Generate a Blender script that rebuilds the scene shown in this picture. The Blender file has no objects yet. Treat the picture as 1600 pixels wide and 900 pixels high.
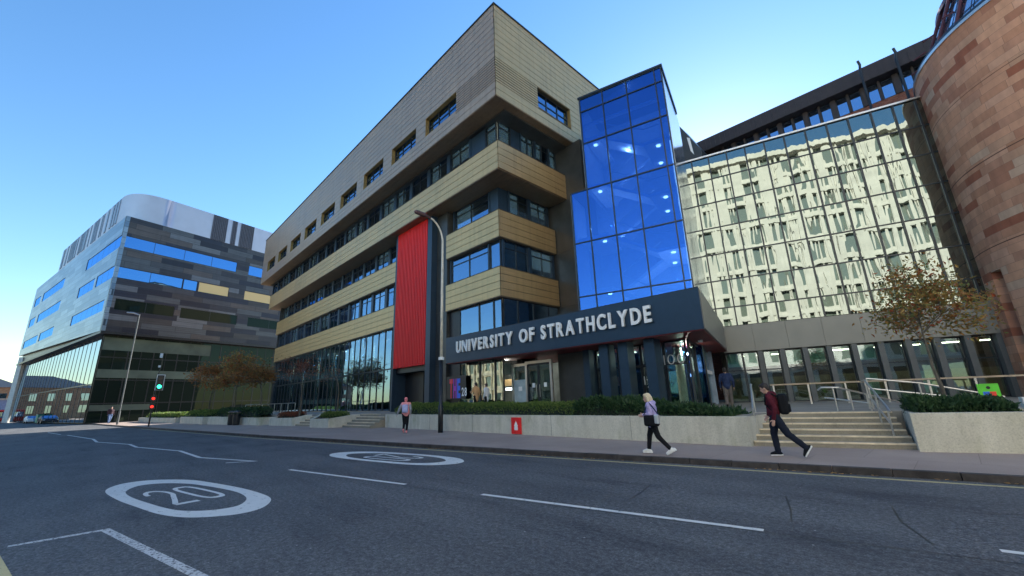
import bpy, math, random
from mathutils import Vector, Matrix, noise
random.seed(7)
R_ = math.radians
S = bpy.context.scene
COL = S.collection

# ------------------------------------------------------------ camera
cam_d = bpy.data.cameras.new("camera"); cam = bpy.data.objects.new("camera", cam_d); COL.objects.link(cam)
S.camera = cam
cam_d.sensor_width = 36; cam_d.lens = 14.516; cam_d.clip_start = 0.1; cam_d.clip_end = 3000
cr = Vector((0.68890771, 0.7241264, -0.0323594)); cu = Vector((0.20940005, -0.1560791, 0.96529318)); cf = Vector((-0.69394365, 0.67177397, 0.2591562))
cam.matrix_world = Matrix(((cr.x, cu.x, -cf.x, 0), (cr.y, cu.y, -cf.y, 0), (cr.z, cu.z, -cf.z, 1.65), (0, 0, 0, 1)))

# ------------------------------------------------------------ sky, sun, exposure
SUN_EL, SUN_AZ = 23.0, -18.0            # azimuth clockwise from +Y
W = bpy.data.worlds.new("World"); S.world = W; W.use_nodes = True
wt = W.node_tree; wt.nodes.clear()
sky = wt.nodes.new('ShaderNodeTexSky'); sky.sky_type = 'NISHITA'; sky.sun_disc = False
sky.sun_elevation = R_(SUN_EL); sky.sun_rotation = R_(SUN_AZ)
sky.air_density = 1.25; sky.dust_density = 0.15; sky.ozone_density = 3.0; sky.altitude = 50
bg = wt.nodes.new('ShaderNodeBackground'); bg.inputs[1].default_value = 0.105
wo = wt.nodes.new('ShaderNodeOutputWorld')
hsv = wt.nodes.new('ShaderNodeHueSaturation'); hsv.inputs['Hue'].default_value = 0.503; hsv.inputs['Saturation'].default_value = 1.2; hsv.inputs['Value'].default_value = 0.90
wt.links.new(sky.outputs[0], hsv.inputs['Color']); wt.links.new(hsv.outputs[0], bg.inputs[0]); wt.links.new(bg.outputs[0], wo.inputs[0])
sd = bpy.data.lights.new("sun", 'SUN'); sd.energy = 5.0; sd.angle = R_(0.5); sd.color = (1.0, 0.94, 0.85)
sun = bpy.data.objects.new("sun", sd); COL.objects.link(sun)
sv = Vector((math.sin(R_(SUN_AZ))*math.cos(R_(SUN_EL)), math.cos(R_(SUN_AZ))*math.cos(R_(SUN_EL)), math.sin(R_(SUN_EL))))
sun.rotation_euler = sv.to_track_quat('Z', 'Y').to_euler()
sun.location = (0, 0, 80)
S.view_settings.view_transform = 'Standard'; S.view_settings.look = 'None'; S.view_settings.gamma = 1
S.view_settings.exposure = 1.7
S.render.engine = 'CYCLES'
S.cycles.max_bounces = 8; S.cycles.transparent_max_bounces = 12; S.cycles.glossy_bounces = 4; S.cycles.diffuse_bounces = 3

# ------------------------------------------------------------ materials
def mat(name):
    m = bpy.data.materials.new(name); m.use_nodes = True; m.node_tree.nodes.clear()
    return m, m.node_tree
def nd(t, typ, **kw):
    n = t.nodes.new(typ)
    for k, v in kw.items(): setattr(n, k, v)
    return n
def out(t, sh):
    o = nd(t, 'ShaderNodeOutputMaterial'); t.links.new(sh, o.inputs[0]); return o
def coords(t, scale=(1, 1, 1), src='Object'):
    tc = nd(t, 'ShaderNodeTexCoord'); mp = nd(t, 'ShaderNodeMapping'); mp.inputs['Scale'].default_value = scale
    t.links.new(tc.outputs[src], mp.inputs[0]); return mp.outputs[0]
def noise_n(t, vec, scale, detail=4, rough=0.55):
    n = nd(t, 'ShaderNodeTexNoise'); n.inputs['Scale'].default_value = scale; n.inputs['Detail'].default_value = detail
    n.inputs['Roughness'].default_value = rough
    if vec is not None: t.links.new(vec, n.inputs['Vector'])
    return n.outputs['Fac']
def ramp(t, fac, stops):
    r = nd(t, 'ShaderNodeValToRGB'); els = r.color_ramp.elements
    while len(els) < len(stops): els.new(0.5)
    for e, (p, c) in zip(els, stops): e.position = p; e.color = (*c, 1)
    t.links.new(fac, r.inputs[0]); return r.outputs[0]
def mixc(t, f, a, b, mode='MIX'):
    m = nd(t, 'ShaderNodeMix', data_type='RGBA', blend_type=mode)
    for s, i in ((f, 0), (a, 6), (b, 7)):
        if hasattr(s, 'is_linked'): t.links.new(s, m.inputs[i])
        else: m.inputs[i].default_value = s if i == 0 else (*s[:3], 1)
    return m.outputs[2]
def math_n(t, op, a, b=None):
    m = nd(t, 'ShaderNodeMath', operation=op)
    for s, i in ((a, 0), (b, 1)):
        if s is None: continue
        if hasattr(s, 'is_linked'): t.links.new(s, m.inputs[i])
        else: m.inputs[i].default_value = s
    return m.outputs[0]
def bump(t, h, strength=0.3, dist=0.01):
    b = nd(t, 'ShaderNodeBump'); b.inputs['Strength'].default_value = strength; b.inputs['Distance'].default_value = dist
    t.links.new(h, b.inputs['Height']); return b.outputs[0]
def pbr(name, col, rough=0.6, metal=0.0, var=0.15, nscale=3.0, bmp=0.0, bscale=40, spec=0.5, stretch=(1, 1, 1)):
    m, t = mat(name); p = nd(t, 'ShaderNodeBsdfPrincipled')
    v = coords(t, stretch); n = noise_n(t, v, nscale)
    lo = tuple(c*(1-var) for c in col); hi = tuple(min(1, c*(1+var)) for c in col)
    t.links.new(ramp(t, n, [(0.3, lo), (0.7, hi)]), p.inputs['Base Color'])
    p.inputs['Roughness'].default_value = rough; p.inputs['Metallic'].default_value = metal
    p.inputs['Specular IOR Level'].default_value = spec
    if bmp: t.links.new(bump(t, noise_n(t, v, bscale), bmp, 0.01), p.inputs['Normal'])
    out(t, p.outputs[0]); return m
def emit(name, col, s):
    m, t = mat(name); e = nd(t, 'ShaderNodeEmission'); e.inputs[0].default_value = (*col, 1); e.inputs[1].default_value = s
    out(t, e.outputs[0]); return m
def glass(name, refl=(0.9, 0.95, 1.0), trans=(0.25, 0.35, 0.4), base=0.35, wave=0.0, wscale=0.6, rough=0.0, backing=None, stretch=(1, 1, 1), fk=0.9):
    """coated glazing: mirror part plus either tinted see-through or a dark backing"""
    m, t = mat(name)
    g = nd(t, 'ShaderNodeBsdfGlossy'); g.inputs[0].default_value = (*refl, 1); g.inputs['Roughness'].default_value = rough
    if backing is None:
        b = nd(t, 'ShaderNodeBsdfTransparent'); b.inputs[0].default_value = (*trans, 1)
    else:
        b = nd(t, 'ShaderNodeBsdfDiffuse'); b.inputs[0].default_value = (*backing, 1)
    lw = nd(t, 'ShaderNodeLayerWeight'); lw.inputs[0].default_value = 0.35
    f = math_n(t, 'ADD', base, math_n(t, 'MULTIPLY', lw.outputs['Fresnel'], fk-base))
    f = math_n(t, 'MINIMUM', f, 0.95)
    mx = nd(t, 'ShaderNodeMixShader'); t.links.new(f, mx.inputs[0]); t.links.new(b.outputs[0], mx.inputs[1]); t.links.new(g.outputs[0], mx.inputs[2])
    if wave:
        v = coords(t, stretch)
        nrm = bump(t, noise_n(t, v, wscale, 2, 0.4), 1.0, wave)
        t.links.new(nrm, g.inputs['Normal'])
    out(t, mx.outputs[0]); return m
M = {}
def blockmat(name, cols, w, h, rough=0.5, metal=0.0, coord='UV', grout=None, bmp=0.0, fine=(1, 1, 1), fscale=6, famt=0.25, streak=0.0, hue=None):
    """random coloured blocks: width w, height h in UV metres, rows offset at random"""
    m, t = mat(name); p = nd(t, 'ShaderNodeBsdfPrincipled')
    tc = nd(t, 'ShaderNodeTexCoord'); sep = nd(t, 'ShaderNodeSeparateXYZ'); t.links.new(tc.outputs[coord], sep.inputs[0])
    u, v = sep.outputs[0], sep.outputs[1]
    row = math_n(t, 'FLOOR', math_n(t, 'DIVIDE', v, h))
    wn = nd(t, 'ShaderNodeTexWhiteNoise', noise_dimensions='1D'); t.links.new(row, wn.inputs['W'])
    uo = math_n(t, 'ADD', math_n(t, 'DIVIDE', u, w), math_n(t, 'MULTIPLY', wn.outputs[0], 7.3))
    col = math_n(t, 'FLOOR', uo)
    cb = nd(t, 'ShaderNodeCombineXYZ'); t.links.new(col, cb.inputs[0]); t.links.new(row, cb.inputs[1])
    w2 = nd(t, 'ShaderNodeTexWhiteNoise', noise_dimensions='3D'); t.links.new(cb.outputs[0], w2.inputs[0])
    n = len(cols); c = nd(t, 'ShaderNodeValToRGB'); c.color_ramp.interpolation = 'CONSTANT'
    els = c.color_ramp.elements
    while len(els) < n: els.new(0.5)
    for i, (e, k) in enumerate(zip(els, cols)): e.position = i/n; e.color = (*k, 1)
    t.links.new(w2.outputs[0], c.inputs[0]); colr = c.outputs[0]
    vv = coords(t, fine, coord); fn = noise_n(t, vv, fscale, 5, 0.6)
    colr = mixc(t, famt, colr, ramp(t, fn, [(0.25, (0.15, 0.15, 0.15)), (0.75, (1, 1, 1))]), 'MULTIPLY')
    sk = noise_n(t, coords(t, (1.3, 0.10, 1), coord), 1.0, 5, 0.65)
    colr = mixc(t, 0.28, colr, ramp(t, sk, [(0.32, (0.55, 0.52, 0.50)), (0.52, (1, 1, 1))]), 'MULTIPLY')
    fr_v = math_n(t, 'FRACT', math_n(t, 'DIVIDE', v, h)); fr_u = math_n(t, 'FRACT', uo)
    if grout:
        gw, gc = grout
        e1 = math_n(t, 'LESS_THAN', fr_v, gw/h); e2 = math_n(t, 'LESS_THAN', fr_u, gw/w)
        e = math_n(t, 'MAXIMUM', e1, e2)
        colr = mixc(t, e, colr, gc)
        t.links.new(bump(t, math_n(t, 'SUBTRACT', math_n(t, 'MULTIPLY', fn, 0.6), e), bmp or 0.3, 0.01), p.inputs['Normal'])
    t.links.new(colr, p.inputs['Base Color']); p.inputs['Roughness'].default_value = rough; p.inputs['Metallic'].default_value = metal
    out(t, p.outputs[0]); return m

# asphalt
def asphalt():
    m, t = mat('asphalt'); p = nd(t, 'ShaderNodeBsdfPrincipled'); v = coords(t)
    big = noise_n(t, v, 0.35, 5, 0.6); fine = noise_n(t, v, 55, 3, 0.7); mid = noise_n(t, v, 9, 5, 0.7)
    c = ramp(t, big, [(0.3, (0.082, 0.085, 0.090)), (0.7, (0.128, 0.130, 0.130))])
    c = mixc(t, 0.6, c, ramp(t, fine, [(0.35, (0.35, 0.35, 0.38)), (0.55, (1, 1, 1)), (0.78, (2.6, 2.6, 2.6))]), 'MULTIPLY')
    c = mixc(t, 0.4, c, ramp(t, mid, [(0.3, (0.6, 0.6, 0.62)), (0.7, (1.3, 1.3, 1.3))]), 'MULTIPLY')
    ag = noise_n(t, v, 16, 2, 0.9); c = mixc(t, 0.75, c, ramp(t, ag, [(0.34, (0.45, 0.45, 0.47)), (0.5, (1, 1, 1)), (0.66, (1.7, 1.7, 1.7))]), 'MULTIPLY')
    st = noise_n(t, coords(t, (0.35, 1.2, 1)), 0.8, 7, 0.72); c = mixc(t, 0.85, c, ramp(t, st, [(0.34, (0.55, 0.55, 0.58)), (0.45, (1, 1, 1)), (0.72, (1.2, 1.22, 1.2))]), 'MULTIPLY')
    vo = nd(t, 'ShaderNodeTexVoronoi'); vo.inputs['Scale'].default_value = 3.5; t.links.new(v, vo.inputs['Vector'])
    c = mixc(t, math_n(t, 'LESS_THAN', vo.outputs['Distance'], 0.045), c, (0.34, 0.34, 0.33))
    # wheel tracks run along the carriageway
    v2 = coords(t, (0.03, 0.9, 1)); tr = noise_n(t, v2, 1.0, 3, 0.6)
    c = mixc(t, 0.35, c, ramp(t, tr, [(0.35, (0.6, 0.6, 0.62)), (0.65, (1.25, 1.25, 1.25))]), 'MULTIPLY')
    t.links.new(c, p.inputs['Base Color']); p.inputs['Roughness'].default_value = 0.75
    p.inputs['Specular IOR Level'].default_value = 0.35
    t.links.new(bump(t, fine, 0.5, 0.006), p.inputs['Normal']); out(t, p.outputs[0]); return m
M['asphalt'] = asphalt()
def paint(name, col, thr=0.36, sc=14):
    m, t = mat(name); p = nd(t, 'ShaderNodeBsdfPrincipled'); v = coords(t)
    n = noise_n(t, v, sc, 6, 0.75); n2 = noise_n(t, v, 1.5, 4)
    worn = ramp(t, n, [(thr-0.04, (0.06, 0.062, 0.07)), (thr+0.03, col)])
    c = mixc(t, 0.4, worn, ramp(t, n2, [(0.3, (0.7, 0.7, 0.7)), (0.7, (1, 1, 1))]), 'MULTIPLY')
    t.links.new(c, p.inputs['Base Color']); p.inputs['Roughness'].default_value = 0.7; out(t, p.outputs[0]); return m
M['white_paint'] = paint('white_paint', (0.70, 0.70, 0.66), 0.38, 9)
M['chipped_paint'] = paint('chipped_paint', (0.62, 0.62, 0.6), 0.46, 22)
M['yellow_paint'] = paint('yellow_paint', (0.60, 0.50, 0.24), 0.38)
M['crack'] = pbr('tar_crack', (0.012, 0.012, 0.013), 0.5)
def pavement_m():
    m, t = mat('paving'); p = nd(t, 'ShaderNodeBsdfPrincipled'); v = coords(t)
    big = noise_n(t, v, 0.5, 5, 0.6); f = noise_n(t, v, 60, 3, 0.7)
    c = ramp(t, big, [(0.3, (0.33, 0.25, 0.205)), (0.7, (0.42, 0.325, 0.27))])
    c = mixc(t, 0.35, c, ramp(t, f, [(0.3, (0.45, 0.45, 0.45)), (0.7, (1.3, 1.3, 1.3))]), 'MULTIPLY')
    bt = nd(t, 'ShaderNodeTexBrick'); t.links.new(coords(t), bt.inputs['Vector']); bt.inputs['Scale'].default_value = 1.0
    bt.inputs['Brick Width'].default_value = 1.8; bt.inputs['Row Height'].default_value = 1.8; bt.inputs['Mortar Size'].default_value = 0.008
    bt.inputs['Color1'].default_value = (1, 1, 1, 1); bt.inputs['Color2'].default_value = (0.93, 0.93, 0.93, 1); bt.inputs['Mortar'].default_value = (0.7, 0.7, 0.7, 1)
    c = mixc(t, 1.0, c, bt.outputs[0], 'MULTIPLY')
    t.links.new(c, p.inputs['Base Color']); p.inputs['Roughness'].default_value = 0.8
    t.links.new(bump(t, f, 0.3, 0.004), p.inputs['Normal']); out(t, p.outputs[0]); return m
M['paving'] = pavement_m()
M['kerb'] = pbr('kerb_granite', (0.045, 0.038, 0.036), 0.75, var=0.5, nscale=4, bmp=0.6, bscale=25)
M['plaza'] = pbr('plaza_slabs', (0.27, 0.25, 0.21), 0.75, var=0.2, nscale=1.5, bmp=0.2)
def concrete(name, col, moss=True):
    m, t = mat(name); p = nd(t, 'ShaderNodeBsdfPrincipled'); v = coords(t)
    sp = noise_n(t, v, 30, 4, 0.8); big = noise_n(t, v, 0.7, 5, 0.6); st = noise_n(t, coords(t, (1.2, 1.2, 0.15)), 2.2, 4, 0.6)
    c = ramp(t, big, [(0.3, tuple(x*0.82 for x in col)), (0.7, col)])
    c = mixc(t, 0.5, c, ramp(t, sp, [(0.30, (0.35, 0.35, 0.36)), (0.5, (1, 1, 1)), (0.75, (1.25, 1.25, 1.25))]), 'MULTIPLY')
    c = mixc(t, 0.35, c, ramp(t, st, [(0.35, (0.55, 0.55, 0.5)), (0.6, (1, 1, 1))]), 'MULTIPLY')
    if moss:
        ms = noise_n(t, coords(t, (0.5, 0.5, 0.25)), 1.3, 5, 0.65)
        c = mixc(t, ramp(t, ms, [(0.57, (0, 0, 0)), (0.72, (0.6, 0.6, 0.6))]), c, (0.22, 0.23, 0.10))
    t.links.new(c, p.inputs['Base Color']); p.inputs['Roughness'].default_value = 0.85
    t.links.new(bump(t, sp, 0.5, 0.006), p.inputs['Normal']); out(t, p.outputs[0]); return m
M['concrete'] = concrete('exposed_concrete', (0.66, 0.62, 0.51))
M['step'] = concrete('step_stone', (0.34, 0.30, 0.23), False)  # stone darkened to put the risers' shadow lines into the colour
M['nosing'] = pbr('step_nosing', (0.72, 0.60, 0.42), 0.7, var=0.2, nscale=5)
def cladding(name, col, metal=0.55, rough=0.38):
    m, t = mat(name); p = nd(t, 'ShaderNodeBsdfPrincipled')
    v = coords(t, (0.6, 0.6, 14)); n = noise_n(t, v, 1.0, 4, 0.6); n2 = noise_n(t, coords(t), 0.35, 4, 0.6)
    c = ramp(t, n, [(0.3, tuple(x*0.86 for x in col)), (0.7, tuple(x*1.1 for x in col))])
    c = mixc(t, 0.3, c, ramp(t, n2, [(0.3, (0.75, 0.74, 0.72)), (0.7, (1.1, 1.1, 1.1))]), 'MULTIPLY')
    s_ = noise_n(t, coords(t, (3.0, 3.0, 0.12)), 1.2, 5, 0.65)
    c = mixc(t, 0.35, c, ramp(t, s_, [(0.32, (0.62, 0.60, 0.57)), (0.5, (1, 1, 1)), (0.75, (1.12, 1.12, 1.12))]), 'MULTIPLY')
    t.links.new(math_n(t, 'ADD', rough-0.08, math_n(t, 'MULTIPLY', n2, 0.2)), p.inputs['Roughness'])
    t.links.new(c, p.inputs['Base Color']); p.inputs['Metallic'].default_value = metal
    t.links.new(bump(t, n, 0.08, 0.01), p.inputs['Normal']); out(t, p.outputs[0]); return m
M['clad'] = cladding('bronze_cladding', (0.62, 0.41, 0.19), 0.55, 0.38)
M['clad_top'] = cladding('greyed_bronze_cladding', (0.44, 0.31, 0.215), 0.5, 0.4)  # same bronze, its greyer reflecting tone put into the colour
M['joint'] = pbr('cladding_joint', (0.09, 0.065, 0.035), 0.7)
M['reveal'] = pbr('window_reveal', (0.30, 0.19, 0.06), 0.5, 0.3)
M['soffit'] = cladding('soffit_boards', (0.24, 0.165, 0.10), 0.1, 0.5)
M['dark'] = pbr('dark_frame_metal', (0.022, 0.028, 0.036), 0.35, 0.2, var=0.1)
M['navy'] = pbr('navy_metal', (0.022, 0.045, 0.075), 0.4, 0.2, var=0.08)
M['charcoal'] = pbr('charcoal_stone', (0.045, 0.045, 0.042), 0.35, var=0.25, nscale=1.2)
M['black'] = pbr('black_paint', (0.012, 0.013, 0.015), 0.4)
M['grey_panel'] = pbr('grey_panel', (0.21, 0.21, 0.19), 0.45, 0.2, var=0.06, nscale=0.8)
M['fin'] = pbr('slate_fin', (0.085, 0.095, 0.10), 0.5, var=0.1)
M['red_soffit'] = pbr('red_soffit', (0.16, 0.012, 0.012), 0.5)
M['steel'] = pbr('brushed_steel', (0.62, 0.60, 0.56), 0.32, 0.9, var=0.08, nscale=20)
M['white'] = pbr('white_paint_metal', (0.8, 0.8, 0.78), 0.45, var=0.03)
M['letter'] = pbr('letter_face', (0.82, 0.82, 0.80), 0.4, var=0.03)
def red_m():
    m, t = mat('red_cladding'); p = nd(t, 'ShaderNodeBsdfPrincipled')
    n = noise_n(t, coords(t, (6, 6, 0.4)), 1.0, 3, 0.6)
    t.links.new(ramp(t, n, [(0.3, (0.66, 0.008, 0.008)), (0.7, (0.86, 0.016, 0.014))]), p.inputs['Base Color'])
    p.inputs['Roughness'].default_value = 0.55; out(t, p.outputs[0]); return m
M['red'] = red_m()
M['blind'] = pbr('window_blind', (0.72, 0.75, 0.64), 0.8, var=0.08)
_p = [n for n in M['blind'].node_tree.nodes if n.type == 'BSDF_PRINCIPLED'][0]      # blinds glow by themselves, standing in for room lighting
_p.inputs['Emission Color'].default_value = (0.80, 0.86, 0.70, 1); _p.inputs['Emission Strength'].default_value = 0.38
# glazing
M['g_ribbon'] = glass('ribbon_glass', (0.42, 0.68, 1.0), (0.62, 0.70, 0.68), 0.36, 0.004, 0.8)
M['g_curtain'] = glass('curtain_glass', (0.45, 0.70, 1.0), (0.50, 0.60, 0.58), 0.32, 0.006, 0.7)
M['g_tower'] = glass('stair_tower_glass', (0.12, 0.29, 0.68), (0.34, 0.54, 0.86), 0.40, 0.003, 0.5)
M['g_hall'] = glass('mirror_glass', (0.50, 0.57, 0.52), (0.12, 0.14, 0.12), 0.40, 0.014, 0.8, backing=(0.02, 0.024, 0.02), stretch=(1.6, 1.6, 0.22))
M['g_low'] = glass('shopfront_glass', (0.8, 0.9, 0.95), (0.75, 0.84, 0.78), 0.12, 0.004, 0.7)
M['g_tic'] = glass('technology_glass', (0.16, 0.42, 0.85), (0.2, 0.25, 0.25), 0.60, 0.010, 0.3, backing=(0.02, 0.03, 0.04))
M['g_tic_base'] = glass('base_glass', (0.15, 0.20, 0.17), (0.2, 0.25, 0.25), 0.06, 0.03, 0.25, backing=(0.012, 0.018, 0.014), fk=0.5)
M['g_tic_side'] = glass('side_base_glass', (0.55, 0.66, 0.75), (0.2, 0.25, 0.25), 0.5, 0.02, 0.15, backing=(0.03, 0.03, 0.03))
M['g_gold'] = glass('gold_reflection_glass', (0.5, 0.5, 0.5), (0.2, 0.2, 0.2), 0.08, 0, backing=(0.78, 0.52, 0.18))  # gold reflection put into the backing colour
M['g_dark'] = glass('dark_window', (0.5, 0.7, 1.0), (0.1, 0.1, 0.1), 0.45, 0.004, 0.7, backing=(0.01, 0.012, 0.015))

# ------------------------------------------------------------ mesh helper
class G:
    def __init__(s, xf=None):
        s.v = []; s.f = []; s.m = []; s.uv = None; s.xf = xf
    def add(s, vs, fs, mi=0):
        b = len(s.v)
        if s.xf is not None: vs = [tuple(s.xf @ Vector(p)) for p in vs]
        s.v += [tuple(p) for p in vs]; s.f += [tuple(i+b for i in f) for f in fs]; s.m += [mi]*len(fs)
    def box(s, x0, x1, y0, y1, z0, z1, mi=0):
        if x0 > x1: x0, x1 = x1, x0
        if y0 > y1: y0, y1 = y1, y0
        if z0 > z1: z0, z1 = z1, z0
        s.add([(x0, y0, z0), (x1, y0, z0), (x1, y1, z0), (x0, y1, z0), (x0, y0, z1), (x1, y0, z1), (x1, y1, z1), (x0, y1, z1)],
              [(0, 3, 2, 1), (4, 5, 6, 7), (0, 1, 5, 4), (1, 2, 6, 5), (2, 3, 7, 6), (3, 0, 4, 7)], mi)
    def prism(s, poly, z0, z1, mi=0):
        """poly: list of (x,y) or (x,y,ztop) counter-clockwise"""
        a = sum(poly[i][0]*poly[(i+1) % len(poly)][1]-poly[(i+1) % len(poly)][0]*poly[i][1] for i in range(len(poly)))
        if a < 0: poly = poly[::-1]
        n = len(poly)
        vs = [(p[0], p[1], z0) for p in poly]+[(p[0], p[1], p[2] if len(p) > 2 else z1) for p in poly]
        s.add(vs, [tuple(range(n-1, -1, -1)), tuple(range(n, 2*n))]+[(i, (i+1) % n, n+(i+1) % n, n+i) for i in range(n)], mi)
    def sheet(s, poly, mi=0):
        s.add(poly, [tuple(range(len(poly)))], mi)
    def tube(s, pts, r, n=8, mi=0, caps=True):
        pts = [Vector(p) for p in pts]; rs = r if isinstance(r, (list, tuple)) else [r]*len(pts)
        vs = []; ref = Vector((0, 0, 1))
        prev = None
        for i, p in enumerate(pts):
            d = (pts[min(i+1, len(pts)-1)]-pts[max(i-1, 0)]).normalized()
            if prev is None:
                a = d.cross(ref) if abs(d.z) < 0.95 else d.cross(Vector((1, 0, 0)))
            else: a = prev - d*prev.dot(d)
            a.normalize(); prev = a; b = d.cross(a)
            for k in range(n):
                t = 2*math.pi*k/n; vs.append(tuple(p+(a*math.cos(t)+b*math.sin(t))*rs[i]))
        fs = []
        for i in range(len(pts)-1):
            for k in range(n):
                fs.append((i*n+k, i*n+(k+1) % n, (i+1)*n+(k+1) % n, (i+1)*n+k))
        if caps: fs += [tuple(range(n-1, -1, -1)), tuple(range((len(pts)-1)*n, len(pts)*n))]
        s.add(vs, fs, mi)
    def capsule(s, p0, r0, p1, r1, n=12, mi=0):
        p0 = Vector(p0); p1 = Vector(p1); d = (p1-p0)
        L = d.length
        if L < 1e-6: d = Vector((0, 0, 1))
        d.normalize(); a = d.orthogonal().normalized(); b = d.cross(a)
        rings = []
        for k in range(4): t = math.pi/2*(1-k/3.5); rings.append((p0-d*r0*math.sin(t), r0*math.cos(t)+1e-4 if k else 1e-3))
        for k in range(4): t = math.pi/2*((k+0.5)/3.5) ; rings.append((p1+d*r1*math.sin(min(t, math.pi/2)), max(r1*math.cos(min(t, math.pi/2)), 1e-3)))
        vs = []
        for c, r in rings:
            for k in range(n):
                t = 2*math.pi*k/n; vs.append(tuple(c+(a*math.cos(t)+b*math.sin(t))*r))
        fs = []
        for i in range(len(rings)-1):
            for k in range(n): fs.append((i*n+k, i*n+(k+1) % n, (i+1)*n+(k+1) % n, (i+1)*n+k))
        fs += [tuple(range(n-1, -1, -1)), tuple(range((len(rings)-1)*n, len(rings)*n))]
        s.add(vs, fs, mi)
    def ell(s, c, r, n=14, m=9, rot=None, mi=0):
        c = Vector(c); vs = []
        for i in range(m+1):
            ph = math.pi*i/m
            for k in range(n):
                t = 2*math.pi*k/n
                q = Vector((r[0]*math.sin(ph)*math.cos(t), r[1]*math.sin(ph)*math.sin(t), r[2]*math.cos(ph)))
                if rot: q = rot @ q
                vs.append(tuple(c+q))
        fs = []
        for i in range(m):
            for k in range(n): fs.append((i*n+k, (i+1)*n+k, (i+1)*n+(k+1) % n, i*n+(k+1) % n))
        s.add(vs, fs, mi)
    def each(s, name, mat_, parent, nv=8):
        """every box of this mesh as an object of its own"""
        o = None
        for i in range(0, len(s.v), nv):
            q = G(); q.v = s.v[i:i+nv]; q.f = [tuple(k-i for k in f) for f in s.f if i <= f[0] < i+nv]; q.m = [0]*len(q.f)
            o = q.build(name, mat_, parent)
        return o
    def build(s, name, mats, parent=None, smooth=False, loc=None, rz=0):
        me = bpy.data.meshes.new(name); me.from_pydata(s.v, [], s.f)
        if not isinstance(mats, (list, tuple)): mats = [mats]
        for k in mats: me.materials.append(k)
        me.polygons.foreach_set('material_index', s.m)
        if smooth: me.polygons.foreach_set('use_smooth', [True]*len(s.f))
        if s.uv is not None:
            uvl = me.uv_layers.new(name='UVMap')
            for poly in me.polygons:
                for li in poly.loop_indices: uvl.data[li].uv = s.uv(me.vertices[me.loops[li].vertex_index].co)
        me.update()
        o = bpy.data.objects.new(name, me); COL.objects.link(o)
        if parent is not None: o.parent = parent
        if loc is not None: o.location = loc
        if rz: o.rotation_euler = (0, 0, rz)
        return o
def tag(o, label=None, cat=None, group=None, kind=None):
    if label: o['label'] = label
    if cat: o['category'] = cat
    if group: o['group'] = group
    if kind: o['kind'] = kind
    return o
def thing(name, label, cat, loc=(0, 0, 0), rz=0, group=None):
    o = bpy.data.objects.new(name, None); COL.objects.link(o); o.empty_display_size = 0.3
    o.location = loc; o.rotation_euler = (0, 0, rz); return tag(o, label, cat, group)
def kids(o): return [c for c in bpy.data.objects if c.parent == o]
def copy_tree(o, parent=None):
    c = o.copy(); COL.objects.link(c)
    if parent is not None: c.parent = parent
    for ch in kids(o):
        copy_tree(ch, c)
    return c
def link_copy(o, parent, loc=None):
    c = o.copy(); COL.objects.link(c); c.parent = parent
    if loc is not None: c.location = loc
    return c

M['g_opp'] = glass('far_window', (0.6, 0.75, 0.8), (0.1, 0.1, 0.1), 0.10, 0.004, 0.7, backing=(0.17, 0.20, 0.17))
# ------------------------------------------------------------ ground, road, pavements
def struct(o): return tag(o, kind='structure')
g = G(); g.sheet([(-900, -900, 0), (900, -900, 0), (900, 900, 0), (-900, 900, 0)])
struct(g.build('road', M['asphalt']))
KERB = [(-400, -38.6), (-160, -9.3), (-82.8, 0.0), (-55.3, 3.3), (-28.2, 6.62), (-10.95, 9.3), (0.44, 11.25), (20, 15.0), (60, 22.8), (160, 42)]
g = G(); g.prism([(x, y+0.15) for x, y in KERB]+[(160, 400), (-400, 400)], -0.2, 0.12)
struct(g.build('pavement', M['paving']))
def along(pts, step):
    """points every step metres along a polyline, with directions"""
    o = []; carry = 0
    for (x0, y0), (x1, y1) in zip(pts, pts[1:]):
        L = math.hypot(x1-x0, y1-y0); d = ((x1-x0)/L, (y1-y0)/L); t = carry
        while t < L: o.append((x0+d[0]*t, y0+d[1]*t, d)); t += step
        carry = t-L
    return o
g = G()
for x, y, d in along([p for p in KERB if -170 < p[0] < 70], 0.915):
    n = (-d[1], d[0]); L = 0.90; j = random.uniform(-0.006, 0.006); h = 0.124+random.uniform(-0.004, 0.004)
    q = [(x, y), (x+d[0]*L, y+d[1]*L), (x+d[0]*L+n[0]*0.16, y+d[1]*L+n[1]*0.16), (x+n[0]*0.16, y+n[1]*0.16)]
    q = [(a+n[0]*j, b+n[1]*j) for a, b in q]
    g.prism(q, -0.1, h)
struct(g.build('kerb', M['kerb']))
# near pavement on the camera's side, outside the picture
g = G(); NK = [(-300, -58), (-40, -8.0), (-9, -2.1), (-3.0, -1.0), (40, 7.2)]
g.prism(NK+[(40, -13), (-300, -70)], -0.2, 0.12) if False else g.prism([(-300, -59.5), (-40, -8.6), (-3, -1.6), (60, 10.5), (60, -14), (-300, -66)], -0.2, 0.12)
struct(g.build('near_pavement', M['paving']))
# raised plaza
g = G(); g.prism([(-4.4, 15.92), (-4.4, 13.85), (-26.3, 13.85), (-26.3, 13.75), (-30.2, 13.75), (-34.6, 12.6), (-37.5, 12.4), (-48, 10.2), (-56, 9.2), (-66, 8.2), (-84, 6), (-84, 60), (40, 60), (40, 25.6), (-0.95, 16.8), (-1.1, 16.75)], -0.1, 0.95)
struct(g.build('plaza', M['plaza']))
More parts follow.
